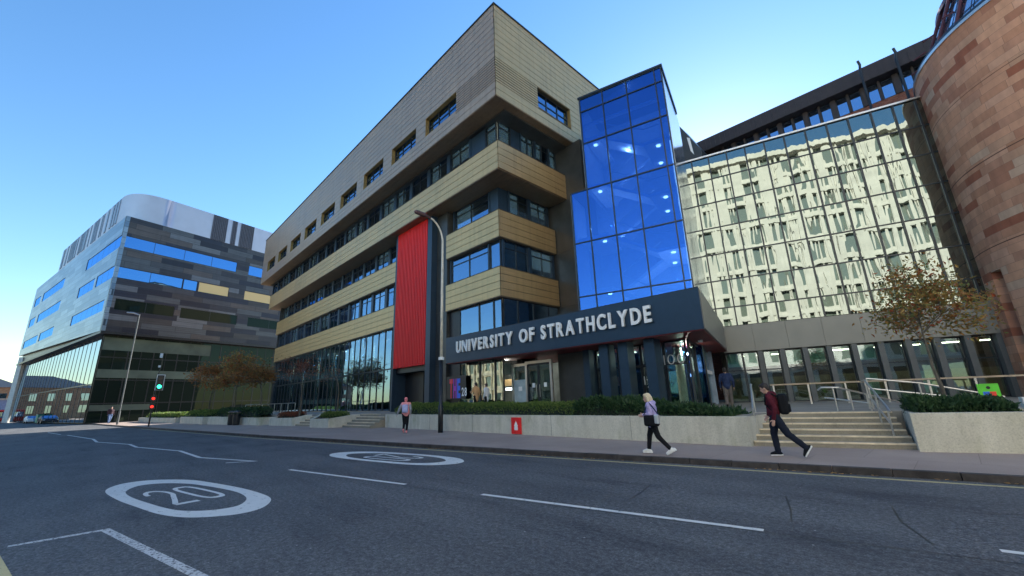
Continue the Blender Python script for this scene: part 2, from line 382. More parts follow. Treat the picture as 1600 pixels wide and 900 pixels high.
# ---- painted markings
def ribbon(g, pts, w, z=0.004):
    P = [Vector((p[0], p[1], 0)) for p in pts]
    for a, b in zip(P, P[1:]):
        d = (b-a).normalized(); n = Vector((-d.y, d.x, 0))*w/2
        g.sheet([(a.x-n.x, a.y-n.y, z), (b.x-n.x, b.y-n.y, z), (b.x+n.x, b.y+n.y, z), (a.x+n.x, a.y+n.y, z)])
def strip(g, pts, w, z=0.004):
    """one mitred ribbon"""
    P = [Vector((p[0], p[1], 0)) for p in pts]; L = []; Rr = []
    for i, p in enumerate(P):
        d0 = (P[i]-P[i-1]).normalized() if i else (P[1]-P[0]).normalized()
        d1 = (P[i+1]-P[i]).normalized() if i < len(P)-1 else d0
        d = (d0+d1).normalized(); n = Vector((-d.y, d.x, 0)); k = w/2/max(0.5, n.dot(Vector((-d0.y, d0.x, 0))))
        L.append((p.x+n.x*k, p.y+n.y*k, z)); Rr.append((p.x-n.x*k, p.y-n.y*k, z))
    for i in range(len(P)-1): g.sheet([Rr[i], Rr[i+1], L[i+1], L[i]])
def mark(name, pts, w, m, z=0.004, miter=True):
    g = G(); (strip if miter else ribbon)(g, pts, w, z); return struct(g.build(name, m))
mark('centre_line', [(-12.87, 3.9), (-8.35, 4.81)], 0.10, M['white_paint'])
mark('centre_line', [(-6.33, 5.2), (-2.0, 6.07)], 0.10, M['white_paint'])
mark('centre_line', [(-0.05, 6.82), (4.2, 7.6)], 0.10, M['white_paint'])
mark('centre_line', [(-60, -3.4), (-52, -2.2)], 0.12, M['white_paint'])
mark('zigzag_line', [(-49.7, -1.73), (-39.4, -0.15), (-35.2, 0.05), (-30.4, 1.3), (-27.6, 1.45), (-22.9, 2.6), (-19.0, 2.75), (-15.9, 3.75), (-16.3, 3.05)], 0.13, M['white_paint'])
mark('bay_line', [(-8.98, -0.62), (-8.98, 0.3), (-5.77, 0.98), (-1.5, 1.80)], 0.11, M['chipped_paint'])
mark('yellow_line', [(-60, -10.9), (-8.85, -0.76), (-7.2, -0.46), (0.5, 1.0)], 0.13, M['yellow_paint'])
far = [(x, y-0.32) for x, y in KERB if -56 < x < 70]
mark('yellow_line', far, 0.11, M['yellow_paint'])
for pts in ([(-4.38, 7.67), (-4.2, 7.05), (-4.08, 6.49)], [(-2.26, 8.12), (-2.0, 7.3), (-1.85, 6.68)], [(-1.0, 8.3), (-0.85, 7.5), (-0.53, 6.64)], [(0.5, 8.9), (-0.1, 8.6)],
            [(-12.2, 6.95), (-10.0, 7.7), (-7.5, 8.2), (-6.6, 8.9)]):
    mark('road_joint', pts, 0.022, M['crack'], 0.003)
mark('road_joint', [(-30, 0.6), (-16, 3.3), (-8.35, 4.72), (-6, 5.12), (0, 6.45), (9, 8.2)], 0.018, M['crack'], 0.002)
def roundel(cx, cy, th, flip):
    c, s = math.cos(R_(th)), math.sin(R_(th)); g = G()
    def w(u, n): return (cx+c*u-s*n, cy+s*u+c*n, 0.004)
    N = 72; o = []; i_ = []
    for k in range(N):
        t = 2*math.pi*k/N; ct, st = math.cos(t), math.sin(t)
        r = lambda a, b, e: (a*math.copysign(abs(ct)**(2/e), ct), b*math.copysign(abs(st)**(2/e), st))
        o.append(w(*r(2.35, 0.88, 2.7))); i_.append(w(*r(1.83, 0.70, 2.3)))
    O = [(-2.2, -.62), (-2.95, -.28), (-3.15, .12), (-2.85, .53), (-2.05, .86), (-1.16, .95), (0.33, .98), (1.45, .90), (2.15, .74), (2.68, .36), (2.80, .0), (2.62, -.31), (2.2, -.60), (1.5, -.74), (.5, -.76), (-0.8, -.75)]
    I = [(-1.62, -.42), (-2.18, -.15), (-2.33, .10), (-2.10, .38), (-1.5, .62), (-.9, .70), (.1, .75), (.9, .72), (1.62, .55), (2.08, .25), (2.14, .0), (1.98, -.25), (1.6, -.45), (1.1, -.52), (.35, -.54), (-.75, -.53)]
    def loop(P):
        r = []; m = len(P)
        for k in range(m):
            p0, p1, p2, p3 = P[k-1], P[k], P[(k+1) % m], P[(k+2) % m]
            for q in range(5):
                s_ = q/5; r.append(tuple(0.5*((2*p1[j])+(-p0[j]+p2[j])*s_+(2*p0[j]-5*p1[j]+4*p2[j]-p3[j])*s_*s_+(-p0[j]+3*p1[j]-3*p2[j]+p3[j])*s_**3) for j in (0, 1)))
        return r
    o = [w(*p) for p in loop(O)]; i_ = [w(*p) for p in loop(I)]; N = len(o)
    for k in range(N): g.sheet([i_[k], o[k], o[(k+1) % N], i_[(k+1) % N]])
    # digits: local text frame: a = across (right), b = up; a spans width .5, b spans length 2.2
    def tw(a, b):
        u, n = (-b*1.05, a) if not flip else (b*1.05, -a)
        return w(u-0.08, n+0.10)
    def line(pts, wd):
        L = []; Rr = []
        for k, (a, b) in enumerate(pts):
            p0 = pts[max(k-1, 0)]; p1 = pts[min(k+1, len(pts)-1)]
            da, db = p1[0]-p0[0], (p1[1]-p0[1])/3.2; l = math.hypot(da, db) or 1
            na, nb = -db/l*wd/2, da/l*wd/2*2.2
            L.append(tw(a+na, b+nb)); Rr.append(tw(a-na, b-nb))
        for k in range(len(pts)-1): g.sheet([Rr[k], Rr[k+1], L[k+1], L[k]])
    two = []
    for k in range(13):
        t = math.pi*(1.0-k/12*1.25); two.append((-0.25+0.17*math.cos(t), 0.45+0.60*math.sin(t)*0.85))
    two += [(-0.16, 0.0), (-0.28, -0.45), (-0.42, -0.92)]
    line(two, 0.075); line([(-0.44, -0.95), (-0.07, -0.95)], 0.075)
    zero = []
    for k in range(29):
        t = 2*math.pi*k/28; ct, st = math.cos(t), math.sin(t)
        zero.append((0.25+0.165*math.copysign(abs(ct)**0.6, ct), 0.93*math.copysign(abs(st)**0.6, st)))
    line(zero, 0.075)
    return struct(g.build('speed_roundel', M['white_paint']))
roundel(-11.15, 1.36, 11.5, False)
roundel(-12.55, 6.72, 10.5, True)

# ------------------------------------------------------------ bronze office building
def holes_rows(g, x0, x1, z0, z1, rows, y, th, holes, gap=0.034, mi=0, joint=3.0):
    """cladding boards standing proud of y towards -y, broken at holes (x0,x1,z0,z1)"""
    h = (z1-z0)/rows
    for r in range(rows):
        a, b = z0+r*h+gap/2, z0+(r+1)*h-gap/2; zc = (a+b)/2
        iv = [(x0, x1)]
        for hx0, hx1, hz0, hz1 in holes:
            if hz0 < zc < hz1:
                nv = []
                for p, q in iv:
                    if hx1 <= p or hx0 >= q: nv.append((p, q)); continue
                    if hx0 > p: nv.append((p, hx0))
                    if hx1 < q: nv.append((hx1, q))
                iv = nv
        for p, q in iv:
            k = p
            off = (r*1.37) % joint
            cuts = [p]; c = x0+off
            while c < q:
                if c > p+0.3: cuts.append(c)
                c += joint
            cuts.append(q)
            for u, v in zip(cuts, cuts[1:]):
                g.box(u+(0 if u == p else 0.005), v, y-th, y, a, b, mi)
off = thing('office_building', 'bronze clad university office block with stepped overhanging floors and a red panel', 'building', (-18.8, 17.2, 0.95))
ROT = Matrix.Rotation(R_(90), 4, 'Z')
def at(x, y, z=0): return Matrix.Translation((x, y, z))
LOC = Vector((-18.8, 17.2, 0.95)); WL = Matrix.Translation(-LOC)      # build in world coordinates, store in the thing's frame
FR = WL
def SD(xp, y0=0): return WL @ Matrix.Translation((xp, 0, 0)) @ ROT    # side faces: local x -> world y, local -y -> world +x
def W2(x): return x
# --- top block
TX0, TX1, TY0, TY1, TZ0, TZ1 = -73.6, -16.59, 15.2, 34.0, 20.67, 28.08
wx = [(-20.9, -25.05)] + [(-26.5-5.72*k, -30.62-5.72*k) for k in range(8)]
holes = [(b, a, 22.0, 23.65) for a, b in wx]
g = G(FR)
holes_rows(g, TX0, -21.0, TZ0, 22.0, 3, TY0+0.06, 0.06, holes)
holes_rows(g, -21.0, TX1, TZ0, 21.75, 2, TY0+0.06, 0.06, [])
holes_rows(g, -20.9, TX1, 21.75, 23.65, 9, TY0+0.06, 0.06, [], gap=0.075)
holes_rows(g, TX0, -20.9, 22.0, 23.65, 3, TY0+0.06, 0.06, holes)
holes_rows(g, TX0, TX1, 23.65, TZ1, 9, TY0+0.06, 0.06, [])
top = g.build('top_floor_cladding', M['clad_top'], off)
g = G(SD(TX1)); sh = [(19.3, 23.1, 21.9, 23.6)]
holes_rows(g, TY0, TY1, TZ0, 21.75, 2, 0.06, 0.06, [])
holes_rows(g, TY0, 19.3, 21.75, 23.65, 9, 0.06, 0.06, [], gap=0.075)
holes_rows(g, 19.3, TY1, 21.75, 23.65, 4, 0.06, 0.06, [(19.3, 23.1, 21.75, 23.65)])
holes_rows(g, TY0, TY1, 23.65, TZ1, 9, 0.06, 0.06, [])
g.build('side_cladding', M['clad'], off)
g = G(FR)   # core of the top block: backing with window openings left free, roof, soffit
def backing(g, x0, x1, y0, y1, z0, z1, hs):
    zs = sorted({z0, z1}|{h[2] for h in hs}|{h[3] for h in hs})
    for za, zb in zip(zs, zs[1:]):
        iv = [(x0, x1)]
        for h in hs:
            if h[2] < (za+zb)/2 < h[3]:
                iv = [s for p, q in iv for s in ([(p, min(q, h[0]))] if h[0] > p else [])+([(max(p, h[1]), q)] if h[1] < q else [])]
        for p, q in iv: g.box(p, q, y0, y1, za, zb)
backing(g, TX0+0.01, TX1-0.06, TY0+0.06, TY0+0.75, TZ0+0.01, TZ1-0.01, holes)
g.build('wall_backing', M['joint'], off)
g = G(SD(TX1)); backing(g, TY0+0.8, TY1, 0.06, 0.75, TZ0+0.01, TZ1-0.01, [(19.3, 23.1, 21.9, 23.6)])
g.build('wall_backing', M['joint'], off)
g = G(FR); g.box(TX0-0.05, TX1+0.06, TY0-0.06, TY1, TZ1, TZ1+0.10); g.build('roof_coping', M['dark'], off)
g = G(FR); g.box(TX0, TX0+0.06, TY0+0.76, TY1, TZ0+.02, TZ1-.02); g.build('end_cladding', M['clad_top'], off)
g = G(FR)
n = 0; y = TY0+0.02
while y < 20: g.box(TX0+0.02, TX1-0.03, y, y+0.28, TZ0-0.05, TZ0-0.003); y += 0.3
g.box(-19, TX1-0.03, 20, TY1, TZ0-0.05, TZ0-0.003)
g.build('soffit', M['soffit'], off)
def window(parent, x0, x1, z0, z1, y, xf, mats, panes=2, fr=0.055, fd=0.10, pier=None, blind=None, transom=None, name='window'):
    """frame (mesh) with one pane child; local x across, -y outwards"""
    cx = (x0+x1)/2
    g = G(xf); g.box(x0, x1, y-fd, y, z0, z0+fr); g.box(x0, x1, y-fd, y, z1-fr, z1)
    for k in range(panes+1):
        c = x0+(x1-x0)*k/panes; a = max(x0, c-fr/2); b = min(x1, c+fr/2)
        if k == 0: b = x0+fr
        if k == panes: a = x1-fr
        g.box(a, b, y-fd, y, z0+fr, z1-fr)
    if transom: g.box(x0+fr, x1-fr, y-fd+0.01, y, transom-fr/2, transom+fr/2)
    w = g.build(name, mats[0], parent)
    g = G(xf); g.box(x0+fr, x1-fr, y-0.045, y-0.03, z0+fr, z1-fr)
    g.build('pane', mats[1], w)
    if blind:
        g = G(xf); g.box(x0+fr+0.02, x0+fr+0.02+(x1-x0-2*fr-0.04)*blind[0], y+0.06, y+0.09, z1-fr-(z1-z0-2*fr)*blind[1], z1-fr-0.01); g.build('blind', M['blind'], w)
    return w
rv = (M['dark'], M['g_ribbon'])
for (a, b) in wx:
    w = window(off, b+0.03, a-0.03, 22.03, 23.62, TY0+0.42, FR, (M['dark'], M['g_ribbon']), panes=3, transom=22.85)
    g = G(FR)
    g.box(b-0.005, b+0.03, TY0+0.02, TY0+0.42, 22.0, 23.65); g.box(a-0.03, a+0.005, TY0+0.02, TY0+0.42, 22.0, 23.65)
    g.box(b+0.03, a-0.03, TY0+0.02, TY0+0.42, 21.995, 22.03); g.box(b+0.03, a-0.03, TY0+0.02, TY0+0.42, 23.62, 23.655)
    g.build('reveal', M['reveal'], w)
w = window(off, 19.33, 23.07, 21.93, 23.57, 0.38, SD(TX1), (M['dark'], M['g_ribbon']), panes=3, transom=22.75)
g = G(SD(TX1)); g.box(19.295, 19.33, 0.02, 0.38, 21.9, 23.6); g.box(23.07, 23.105, 0.02, 0.38, 21.9, 23.6); g.box(19.33, 23.07, 0.02, 0.38, 21.895, 21.93)
g.build('reveal', M['reveal'], w)
# --- bands
def band(name, x0, x1, yf, yend, z0, z1, rows=4, side=True, xs=None):
    g = G(FR); holes_rows(g, x0, x1, z0, z1, rows, yf+0.05, 0.05, [], joint=3.6)
    if side:
        g2 = G(SD(x1)); holes_rows(g2, yf, yend, z0, z1, rows, 0.05, 0.05, [], joint=3.2)
        s = g2.build('side_band', M['clad'], off)
    o = g.build(name, M['clad'], off)
    g = G(FR); g.box(x0+0.005, x1-0.05, yf+0.05, yf+0.42, z0+0.01, z1-0.01)
    if side: g.box(x1-0.42, x1-0.05, yf+0.42, yend-0.01, z0+0.01, z1-0.01)
    g.box(x0, x1+0.02, yf-0.02, yf+0.44, z1-0.004, z1+0.035)
    if side: g.box(x1-0.44, x1+0.02, yf+0.44, yend, z1-0.004, z1+0.035)
    g.build('band_backing', M['joint'], off)
    return o
band('cladding_band', -70.6, -17.52, 16.1, 23.75, 16.17, 18.2)
band('cladding_band', -69.5, -32.2, 17.2, 0, 12.1, 14.03, side=False)
band('cladding_band', -24.9, -18.8, 17.2, 23.0, 12.1, 14.03)
band('cladding_band', -68.9, -32.2, 17.2, 0, 8.03, 10.0, side=False)
band('cladding_band', -24.9, -18.8, 17.2, 23.0, 8.03, 10.0)
# soffit under the first overhang
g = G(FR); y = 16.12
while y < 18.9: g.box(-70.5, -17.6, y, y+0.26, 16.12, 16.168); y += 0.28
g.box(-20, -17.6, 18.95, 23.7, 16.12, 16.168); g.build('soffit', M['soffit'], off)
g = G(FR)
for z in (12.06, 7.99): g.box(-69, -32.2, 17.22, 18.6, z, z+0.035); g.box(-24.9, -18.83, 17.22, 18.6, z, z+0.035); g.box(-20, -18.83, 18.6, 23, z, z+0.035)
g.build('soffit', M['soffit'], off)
# floor slabs and rear core so that nothing is open
g = G(FR)
for z in (7.7, 11.8, 15.9, 20.35): g.box(-68.5, -20.2, 19.0, 33.5, z, z+0.25)
g.box(-68.5, -20.0, 24.5, 33.5, 0.95, 20.5)
g.build('core', M['charcoal'], off)
g = G(FR); g.box(-73.0, -17.2, 16.5, 33.5, 20.5, 20.615); g.box(-73.0, -17.4, 16.0, 33.5, 28.0, 28.07); g.build('roof', M['charcoal'], off)
# --- ribbon windows
def ribbon_row(x0, x1, z0, z1, y, xf, pitch=2.85, pier=0.42, start=None, blinds=0.25, mats=rv):
    n = max(1, round((x1-x0)/pitch)); p = (x1-x0)/n
    g = G(xf)
    for k in range(n+1):
        c = x0+k*p; a = max(x0, c-pier/2); b = min(x1, c+pier/2); g.box(a, b, y-0.16, y+0.1, z0, z1)
    g.each('pier', M['navy'], off)
    for k in range(n):
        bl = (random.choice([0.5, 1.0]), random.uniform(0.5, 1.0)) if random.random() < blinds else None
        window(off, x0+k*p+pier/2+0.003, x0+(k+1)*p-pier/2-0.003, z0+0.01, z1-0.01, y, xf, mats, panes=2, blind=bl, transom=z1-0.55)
ribbon_row(-72.5, -21.2, 18.22, 20.6, 16.9, FR, blinds=0.5)
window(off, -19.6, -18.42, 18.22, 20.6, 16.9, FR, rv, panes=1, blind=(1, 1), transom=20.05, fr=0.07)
g = G(FR); g.box(-21.2, -19.61, 16.78, 17.0, 18.2, 20.6); g.each('pier', M['navy'], off)
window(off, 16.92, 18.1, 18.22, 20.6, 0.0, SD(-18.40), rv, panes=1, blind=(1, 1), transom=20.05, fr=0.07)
g = G(SD(-18.40)); g.box(18.11, 19.0, -0.05, 0.15, 18.2, 20.6); g.each('pier', M['navy'], off)
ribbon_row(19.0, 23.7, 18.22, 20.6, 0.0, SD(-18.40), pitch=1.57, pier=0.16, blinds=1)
ribbon_row(-69, -32.25, 14.07, 16.1, 17.85, FR, blinds=0.2)
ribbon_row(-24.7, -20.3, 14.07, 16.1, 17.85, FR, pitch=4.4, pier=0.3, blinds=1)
ribbon_row(18.6, 22.9, 14.07, 16.1, 0.0, SD(-19.45), pitch=2.1, pier=0.3, blinds=0.6)
g = G(FR); g.box(-20.29, -19.45, 17.75, 18.6, 14.05, 16.12); g.each('pier', M['navy'], off)
ribbon_row(-68.5, -32.25, 10.04, 12.05, 17.65, FR, blinds=0.2)
ribbon_row(-24.8, -20.2, 10.04, 12.05, 17.65, FR, pitch=4.6, pier=0.3, blinds=0.0)
window(off, -20.19, -19.15, 10.04, 12.05, 17.65, FR, rv, panes=1)
ribbon_row(17.66, 22.9, 10.04, 12.05, 0.0, SD(-19.15), pitch=2.6, pier=0.3, blinds=0.3)
# --- glazing under the lowest band, left of the red panel: two storeys of tall panes
gl = (M['dark'], M['g_curtain'])
xs = [-68.6+k*2.6 for k in range(14)]+[-32.25]
for a, b in zip(xs, xs[1:]):
    window(off, a, b-0.004, 4.5, 7.98, 17.6, FR, gl, panes=2, fr=0.045, name='glazing_bay')
    window(off, a, b-0.004, 0.98, 4.49, 17.6, FR, gl, panes=2, fr=0.045, name='glazing_bay')
# interior behind the long glazing: columns, ceiling, back wall
pale = pbr('interior_column', (0.55, 0.62, 0.55), 0.7); inner = pbr('interior_wall', (0.22, 0.25, 0.23), 0.8, var=0.6, nscale=0.6)
M['pale'] = pale; M['inner'] = inner
for k in range(7):
    g = G(FR); g.tube([(-36-k*5.2, 19.3, 0.96), (-36-k*5.2, 19.3, 7.9)], 0.33, 16); g.build('interior_column', pale, off, smooth=False)
g = G(FR); g.box(-68.6, -32.2, 23.2, 23.5, 0.95, 7.9); g.box(-68.6, -32.2, 20.6, 23.2, 4.3, 4.6); g.build('interior_wall', inner, off)
g = G(FR); g.box(-68.9, -68.62, 17.3, 24, 0.95, 20.4); g.build('end_wall', M['charcoal'], off)
lampm = emit('ceiling_lamp', (1.0, 0.93, 0.75), 4.5)
for k in range(6):
    g = G(FR); g.box(-38-k*5.1, -37-k*5.1, 20.0, 20.15, 7.55, 7.62); g.build('ceiling_light', lampm, off)
def lamp_in(x, y, z, e, parent, size=0.4, col=(1, 0.95, 0.85), name='room_light'):
    ld = bpy.data.lights.new(name, 'POINT'); ld.energy = e; ld.shadow_soft_size = 0.05; ld.color = col
    lo = bpy.data.objects.new(name, ld); COL.objects.link(lo); lo.parent = parent; lo.location = Vector((x, y, z))-parent.location
for k in range(7): lamp_in(-35-k*5.1, 20.2, 6.9, 140, off)
# --- red panel and flanking fins
g = G(FR)
x = -31.75
while x < -27.05: g.box(x, x+0.13, 16.79, 16.92, 4.35, 16.1); x += 0.24
g.box(-31.78, -26.95, 16.92, 17.1, 4.35, 16.1); g.build('red_panel', M['red'], off)
g = G(FR); g.box(-32.05, -31.80, 16.8, 18.6, 0.95, 16.1); g.build('fin', M['navy'], off)
g = G(FR); g.box(-26.93, -26.30, 16.8, 18.6, 0.95, 16.1); g.build('fin', M['navy'], off)
g = G(FR); g.box(-26.28, -24.92, 17.3, 18.6, 0.95, 16.1)
for z in (4.2, 8.1, 12.2): g.box(-26.28, -24.92, 17.27, 17.3, z, z+0.03)
g.build('recess_panel', M['charcoal'], off)
g = G(FR); g.box(-31.78, -26.95, 17.12, 18.6, 3.95, 16.1); g.box(-31.78, -29.0, 18.0, 18.4, 0.95, 3.95); g.build('recess_wall', M['black'], off)
window(off, -28.9, -27.0, 0.97, 3.94, 18.3, FR, (M['dark'], M['g_low']), panes=1, transom=2.3)
# --- glazing right of the red panel, between band and canopy and below it
g = G(FR); g.box(-24.9, -23.6, 17.55, 18.0, 0.95, 7.98); g.each('pier', M['black'], off)
for a, b in ((-23.59, -21.4), (-21.39, -19.9), (-19.89, -19.1)):
    window(off, a, b, 4.2, 7.97, 17.6, FR, gl, panes=1, fr=0.045, name='glazing_bay')
    window(off, a, b, 0.97, 4.19, 17.6, FR, (M['dark'], M['g_low']), panes=1, fr=0.045, name='glazing_bay')
for a, b in ((17.62, 18.9), (18.91, 20.4), (20.41, 21.9), (21.91, 22.95)):
    window(off, a, b, 4.2, 7.97, 0, SD(-19.08), gl, panes=1, fr=0.045, name='glazing_bay')
# --- charcoal return wall between the block and the stair tower
g = G(FR); g.box(-19.6, -15.9, 23.08, 24.4, 0.95, 20.6)
for z in (4.9, 8.0, 12.1, 16.1): g.box(-19.6, -15.9, 23.06, 23.08, z, z+0.03)
g.build('return_wall', M['charcoal'], off)
# office interior visible in the corner: ceilings
g = G(FR)
for z in (11.5, 15.6): g.box(-24.7, -20, 18.2, 22.5, z, z+0.05)
g.build('ceiling', M['white'], off)
ZX = Matrix.Translation((0, 0, -0.95))
# ------------------------------------------------------------ glazed stair tower
tw = thing('glass_stair_tower', 'tall blue glass stair tower between the bronze offices and the mirrored hall', 'tower', (-8.8, 22.3, 0.95), R_(15.5))
ts = [-6.64, -5.5, -3.87, -2.23, -0.42, 0.0]; tz = [1.0, 4.1, 7.65, 11.2, 14.8, 18.2, 20.7, 21.72]
for i in range(5):
    for j in range(7):
        if i == 0 and j > 3: continue
        g = G(ZX); g.box(ts[i]+0.035, ts[i+1]-0.035, 0.0, 0.02, tz[j]+0.035, tz[j+1]-0.035)
        g.build('pane', M['g_tower'], tw)
g = G(ZX)
for i, s in enumerate(ts): g.box(s-0.035, s+0.035, -0.06, 0.10, 1.0, 14.8 if i == 0 else 21.75)
g.each('mullion', M['dark'], tw)
g = G(ZX)
for j, z in enumerate(tz): g.box((-6.64 if j < 5 else -5.5)+0.036, -0.036, -0.05, 0.09, z-0.034, z+0.034)
g.each('transom', M['dark'], tw)
g = G(ZX); g.box(-5.6, 0.08, -0.10, 0.02, 21.76, 21.9); g.box(-5.5, 0.05, 0.03, 5.2, 21.76, 21.9); g.box(0.052, 0.12, -0.10, 5.2, 21.55, 21.9); g.build('roof_coping', M['dark'], tw)
sidem = pbr('pale_side_metal', (0.62, 0.68, 0.76), 0.16, 0.85, var=0.04)
g = G(ZX); g.box(-0.02, 0.05, 0.11, 6.3, 5.9, 21.54); g.build('side_panel', sidem, tw)
wallm = pbr('tower_inner_wall', (0.30, 0.36, 0.44), 0.7)
g = G(ZX); g.box(-6.7, -0.03, 4.2, 4.4, 0.96, 21.7); g.box(-5.62, -5.54, 0.12, 4.2, 14.8, 21.7); g.box(-6.76, -6.68, 0.12, 4.2, 0.96, 14.8); g.build('inner_wall', wallm, tw)
flo = pbr('stair_soffit', (0.75, 0.76, 0.76), 0.6, var=0.03)
for k, z in enumerate((4.6, 8.15, 11.7, 15.3, 18.9)):
    g = G(ZX); g.box(-6.6 if z < 14 else -5.5, -4.6, 0.5, 4.1, z-0.25, z); g.box(-1.7, -0.1, 0.5, 4.1, z-1.95, z-1.75); g.build('landing', flo, tw)
    g = G(ZX)
    def flight(x0, z0, x1, z1, y0, y1, t=0.22):
        g.add([(x0, y0, z0-t), (x1, y0, z1-t), (x1, y1, z1-t), (x0, y1, z0-t), (x0, y0, z0), (x1, y0, z1), (x1, y1, z1), (x0, y1, z0)],
              [(0, 3, 2, 1), (4, 5, 6, 7), (0, 1, 5, 4), (1, 2, 6, 5), (2, 3, 7, 6), (3, 0, 4, 7)])
    flight(-4.6, z, -1.7, z-1.75, 0.6, 2.0); flight(-4.6, z-3.5, -1.7, z-1.75, 2.4, 3.9)
    f = g.build('stair_flight', flo, tw)
    g = G(ZX); g.tube([(-4.6, 0.55, z+1), (-1.7, 0.55, z-0.75), (-0.2, 0.55, z-0.75)], 0.045, 6); g.tube([(-4.6, 2.2, z-2.5), (-1.7, 2.2, z-0.75)], 0.045, 6)
    g.build('handrail', M['steel'], f)
    for x, y, dz in ((-5.0, 1.2, -0.27), (-0.9, 1.0, -1.97), (-1.2, 3.2, -1.97)):
        g = G(ZX); g.tube([(x, y, z+dz), (x, y, z+dz-0.04)], 0.13, 12); g.build('ceiling_lamp', lampm, tw)
for x, z in ((-5.2, 5.6), (-1.0, 8.2), (-4.6, 12.6), (-1.0, 13.4), (-3.0, 17.6), (-2.5, 20.6)):
    ld = bpy.data.lights.new('stair_light', 'POINT'); ld.energy = 42; ld.shadow_soft_size = 0.05; ld.color = (1, 0.96, 0.9)
    lo = bpy.data.objects.new('stair_light', ld); COL.objects.link(lo); lo.parent = tw; lo.location = (x, 1.6, z-0.95)
g = G(ZX)
g.box(-5.45, -0.5, 0.5, 0.75, 19.9, 20.05); g.build('light_shelf', flo, tw)

# ------------------------------------------------------------ entrance canopy with the lettering
cnp = thing('entrance_canopy', 'dark blue entrance canopy carrying large white letters', 'canopy', (-6.46, 16.8, 0.95), R_(1.6))
CB = Matrix.Translation((0, 0, -0.95))
side = (-0.263, 0.965)
# plan in local frame: front edge along -x, right edge runs back at an angle
a = R_(105.5-1.6); dx, dy = math.cos(a), math.sin(a)
g = G(CB); g.prism([(0, 0), (dx*11.3, dy*11.3), (-8.6, dy*11.3), (-8.6, 6.3), (-13.2, 6.3), (-13.2, 0.78), (-17.08, 0.78), (-17.08, 0)], 4.10, 5.79)
can = g.build('fascia', M['navy'], cnp)
g = G(CB); g.prism([(-0.05, 0.05), (dx*11.2, dy*11.2), (-8.6, dy*11.2), (-8.6, 6.2), (-13.1, 6.2), (-13.1, 0.75), (-17.0, 0.75), (-17.0, 0.05)], 4.055, 4.098)
g.build('soffit', M['red_soffit'], cnp)
g = G(CB); g.prism([(0.0, -0.0), (dx*11.3, dy*11.3), (dx*11.3-0.1, dy*11.3), (-0.1, 0)], 5.792, 5.84); g.box(-17.08, -0.1, 0, 0.12, 5.792, 5.84); g.build('coping', M['dark'], cnp)
g = G(CB @ Matrix.Rotation(R_(105.5-1.6), 4, 'Z')); g.box(0.12, 11.2, -0.03, -0.004, 4.12, 5.78); g.build('side_return', M['grey_panel'], cnp)
def text_mesh(s, size, ext, off=0.0, bevel=0.0):
    c = bpy.data.curves.new('lettering', 'FONT'); c.body = s; c.size = size; c.extrude = ext; c.offset = off; c.bevel_depth = bevel; c.resolution_u = 4
    o = bpy.data.objects.new('tmp', c); COL.objects.link(o); bpy.context.view_layer.update()
    me = bpy.data.meshes.new_from_object(o.evaluated_get(bpy.context.evaluated_depsgraph_get()))
    bpy.data.objects.remove(o); bpy.data.curves.remove(c)
    xs = [v.co.x for v in me.vertices]; ys = [v.co.y for v in me.vertices]
    return me, min(xs), max(xs), min(ys), max(ys)
def letters(s, x0, x1, z0, h, y, parent, m, depth=0.05, weight=0.02, name='letter', gapf=0.16):
    """letters fill x0..x1 along local x, cap height h standing on z0, facing -y"""
    cache = []; tot = 0
    for ch in s:
        if ch == ' ': cache.append(None); tot += 0.28; continue
        me, a, b, c, d = text_mesh(ch, 1.0, depth, weight); me.name = 'letter'
        cache.append((me, a, b, c, d)); tot += (b-a)
    tot += gapf*(len(s)-1); k = (x1-x0)/tot; x = x0
    for i, it in enumerate(cache):
        if it is None: x += 0.28*k+gapf*k; continue
        me, a, b, c, d = it; sc = h/(0.72)
        for v in me.vertices:
            X, Y, Z = v.co; v.co = (x+(X-a)*k, y-depth-Z, z0+(Y)*sc-0.95)
        me.materials.clear(); me.materials.append(m); me.update()
        o = bpy.data.objects.new(name, me); COL.objects.link(o); o.parent = parent
        x += (b-a)*k+gapf*k
def lx(X): return (X+6.46)/math.cos(R_(1.6))
letters('UNIVERSITY', lx(-22.26), lx(-17.05), 4.70, 0.73, -0.045, cnp, M['letter'], weight=0.030, gapf=0.20)
letters('OF', lx(-16.50), lx(-15.38), 4.70, 0.73, -0.045, cnp, M['letter'], weight=0.030, gapf=0.20)
letters('STRATHCLYDE', lx(-14.88), lx(-8.55), 4.70, 0.73, -0.045, cnp, M['letter'], weight=0.030, gapf=0.20)
for X in (-11.5, -10.45, -9.12):
    g = G(CB); g.box(lx(X)-0.24, lx(X)+0.24, 0.5, 1.15, 0.95, 4.05); g.build('column', M['navy'], cnp)
# soffit spotlight
g = G(CB); g.tube([(-1.4, 3.2, 4.05), (-1.4, 3.2, 3.95)], 0.1, 10); g.build('spotlight', M['white'], cnp)

# ------------------------------------------------------------ glazed entrance under the canopy
ent = thing('entrance_lobby', 'glazed entrance lobby in shade beneath the lettered canopy', 'entrance', (-19.0, 19.0, 0.95))
EB = Matrix.Translation((19.0, -19.0, -0.95))
lg = (M['dark'], M['g_low'])
g = G(EB); g.box(-18.98, -18.6, 18.6, 19.2, 0.95, 4.05); g.box(-18.6, -17.75, 19.0, 19.2, 0.95, 4.05); g.build('wall', M['black'], ent)
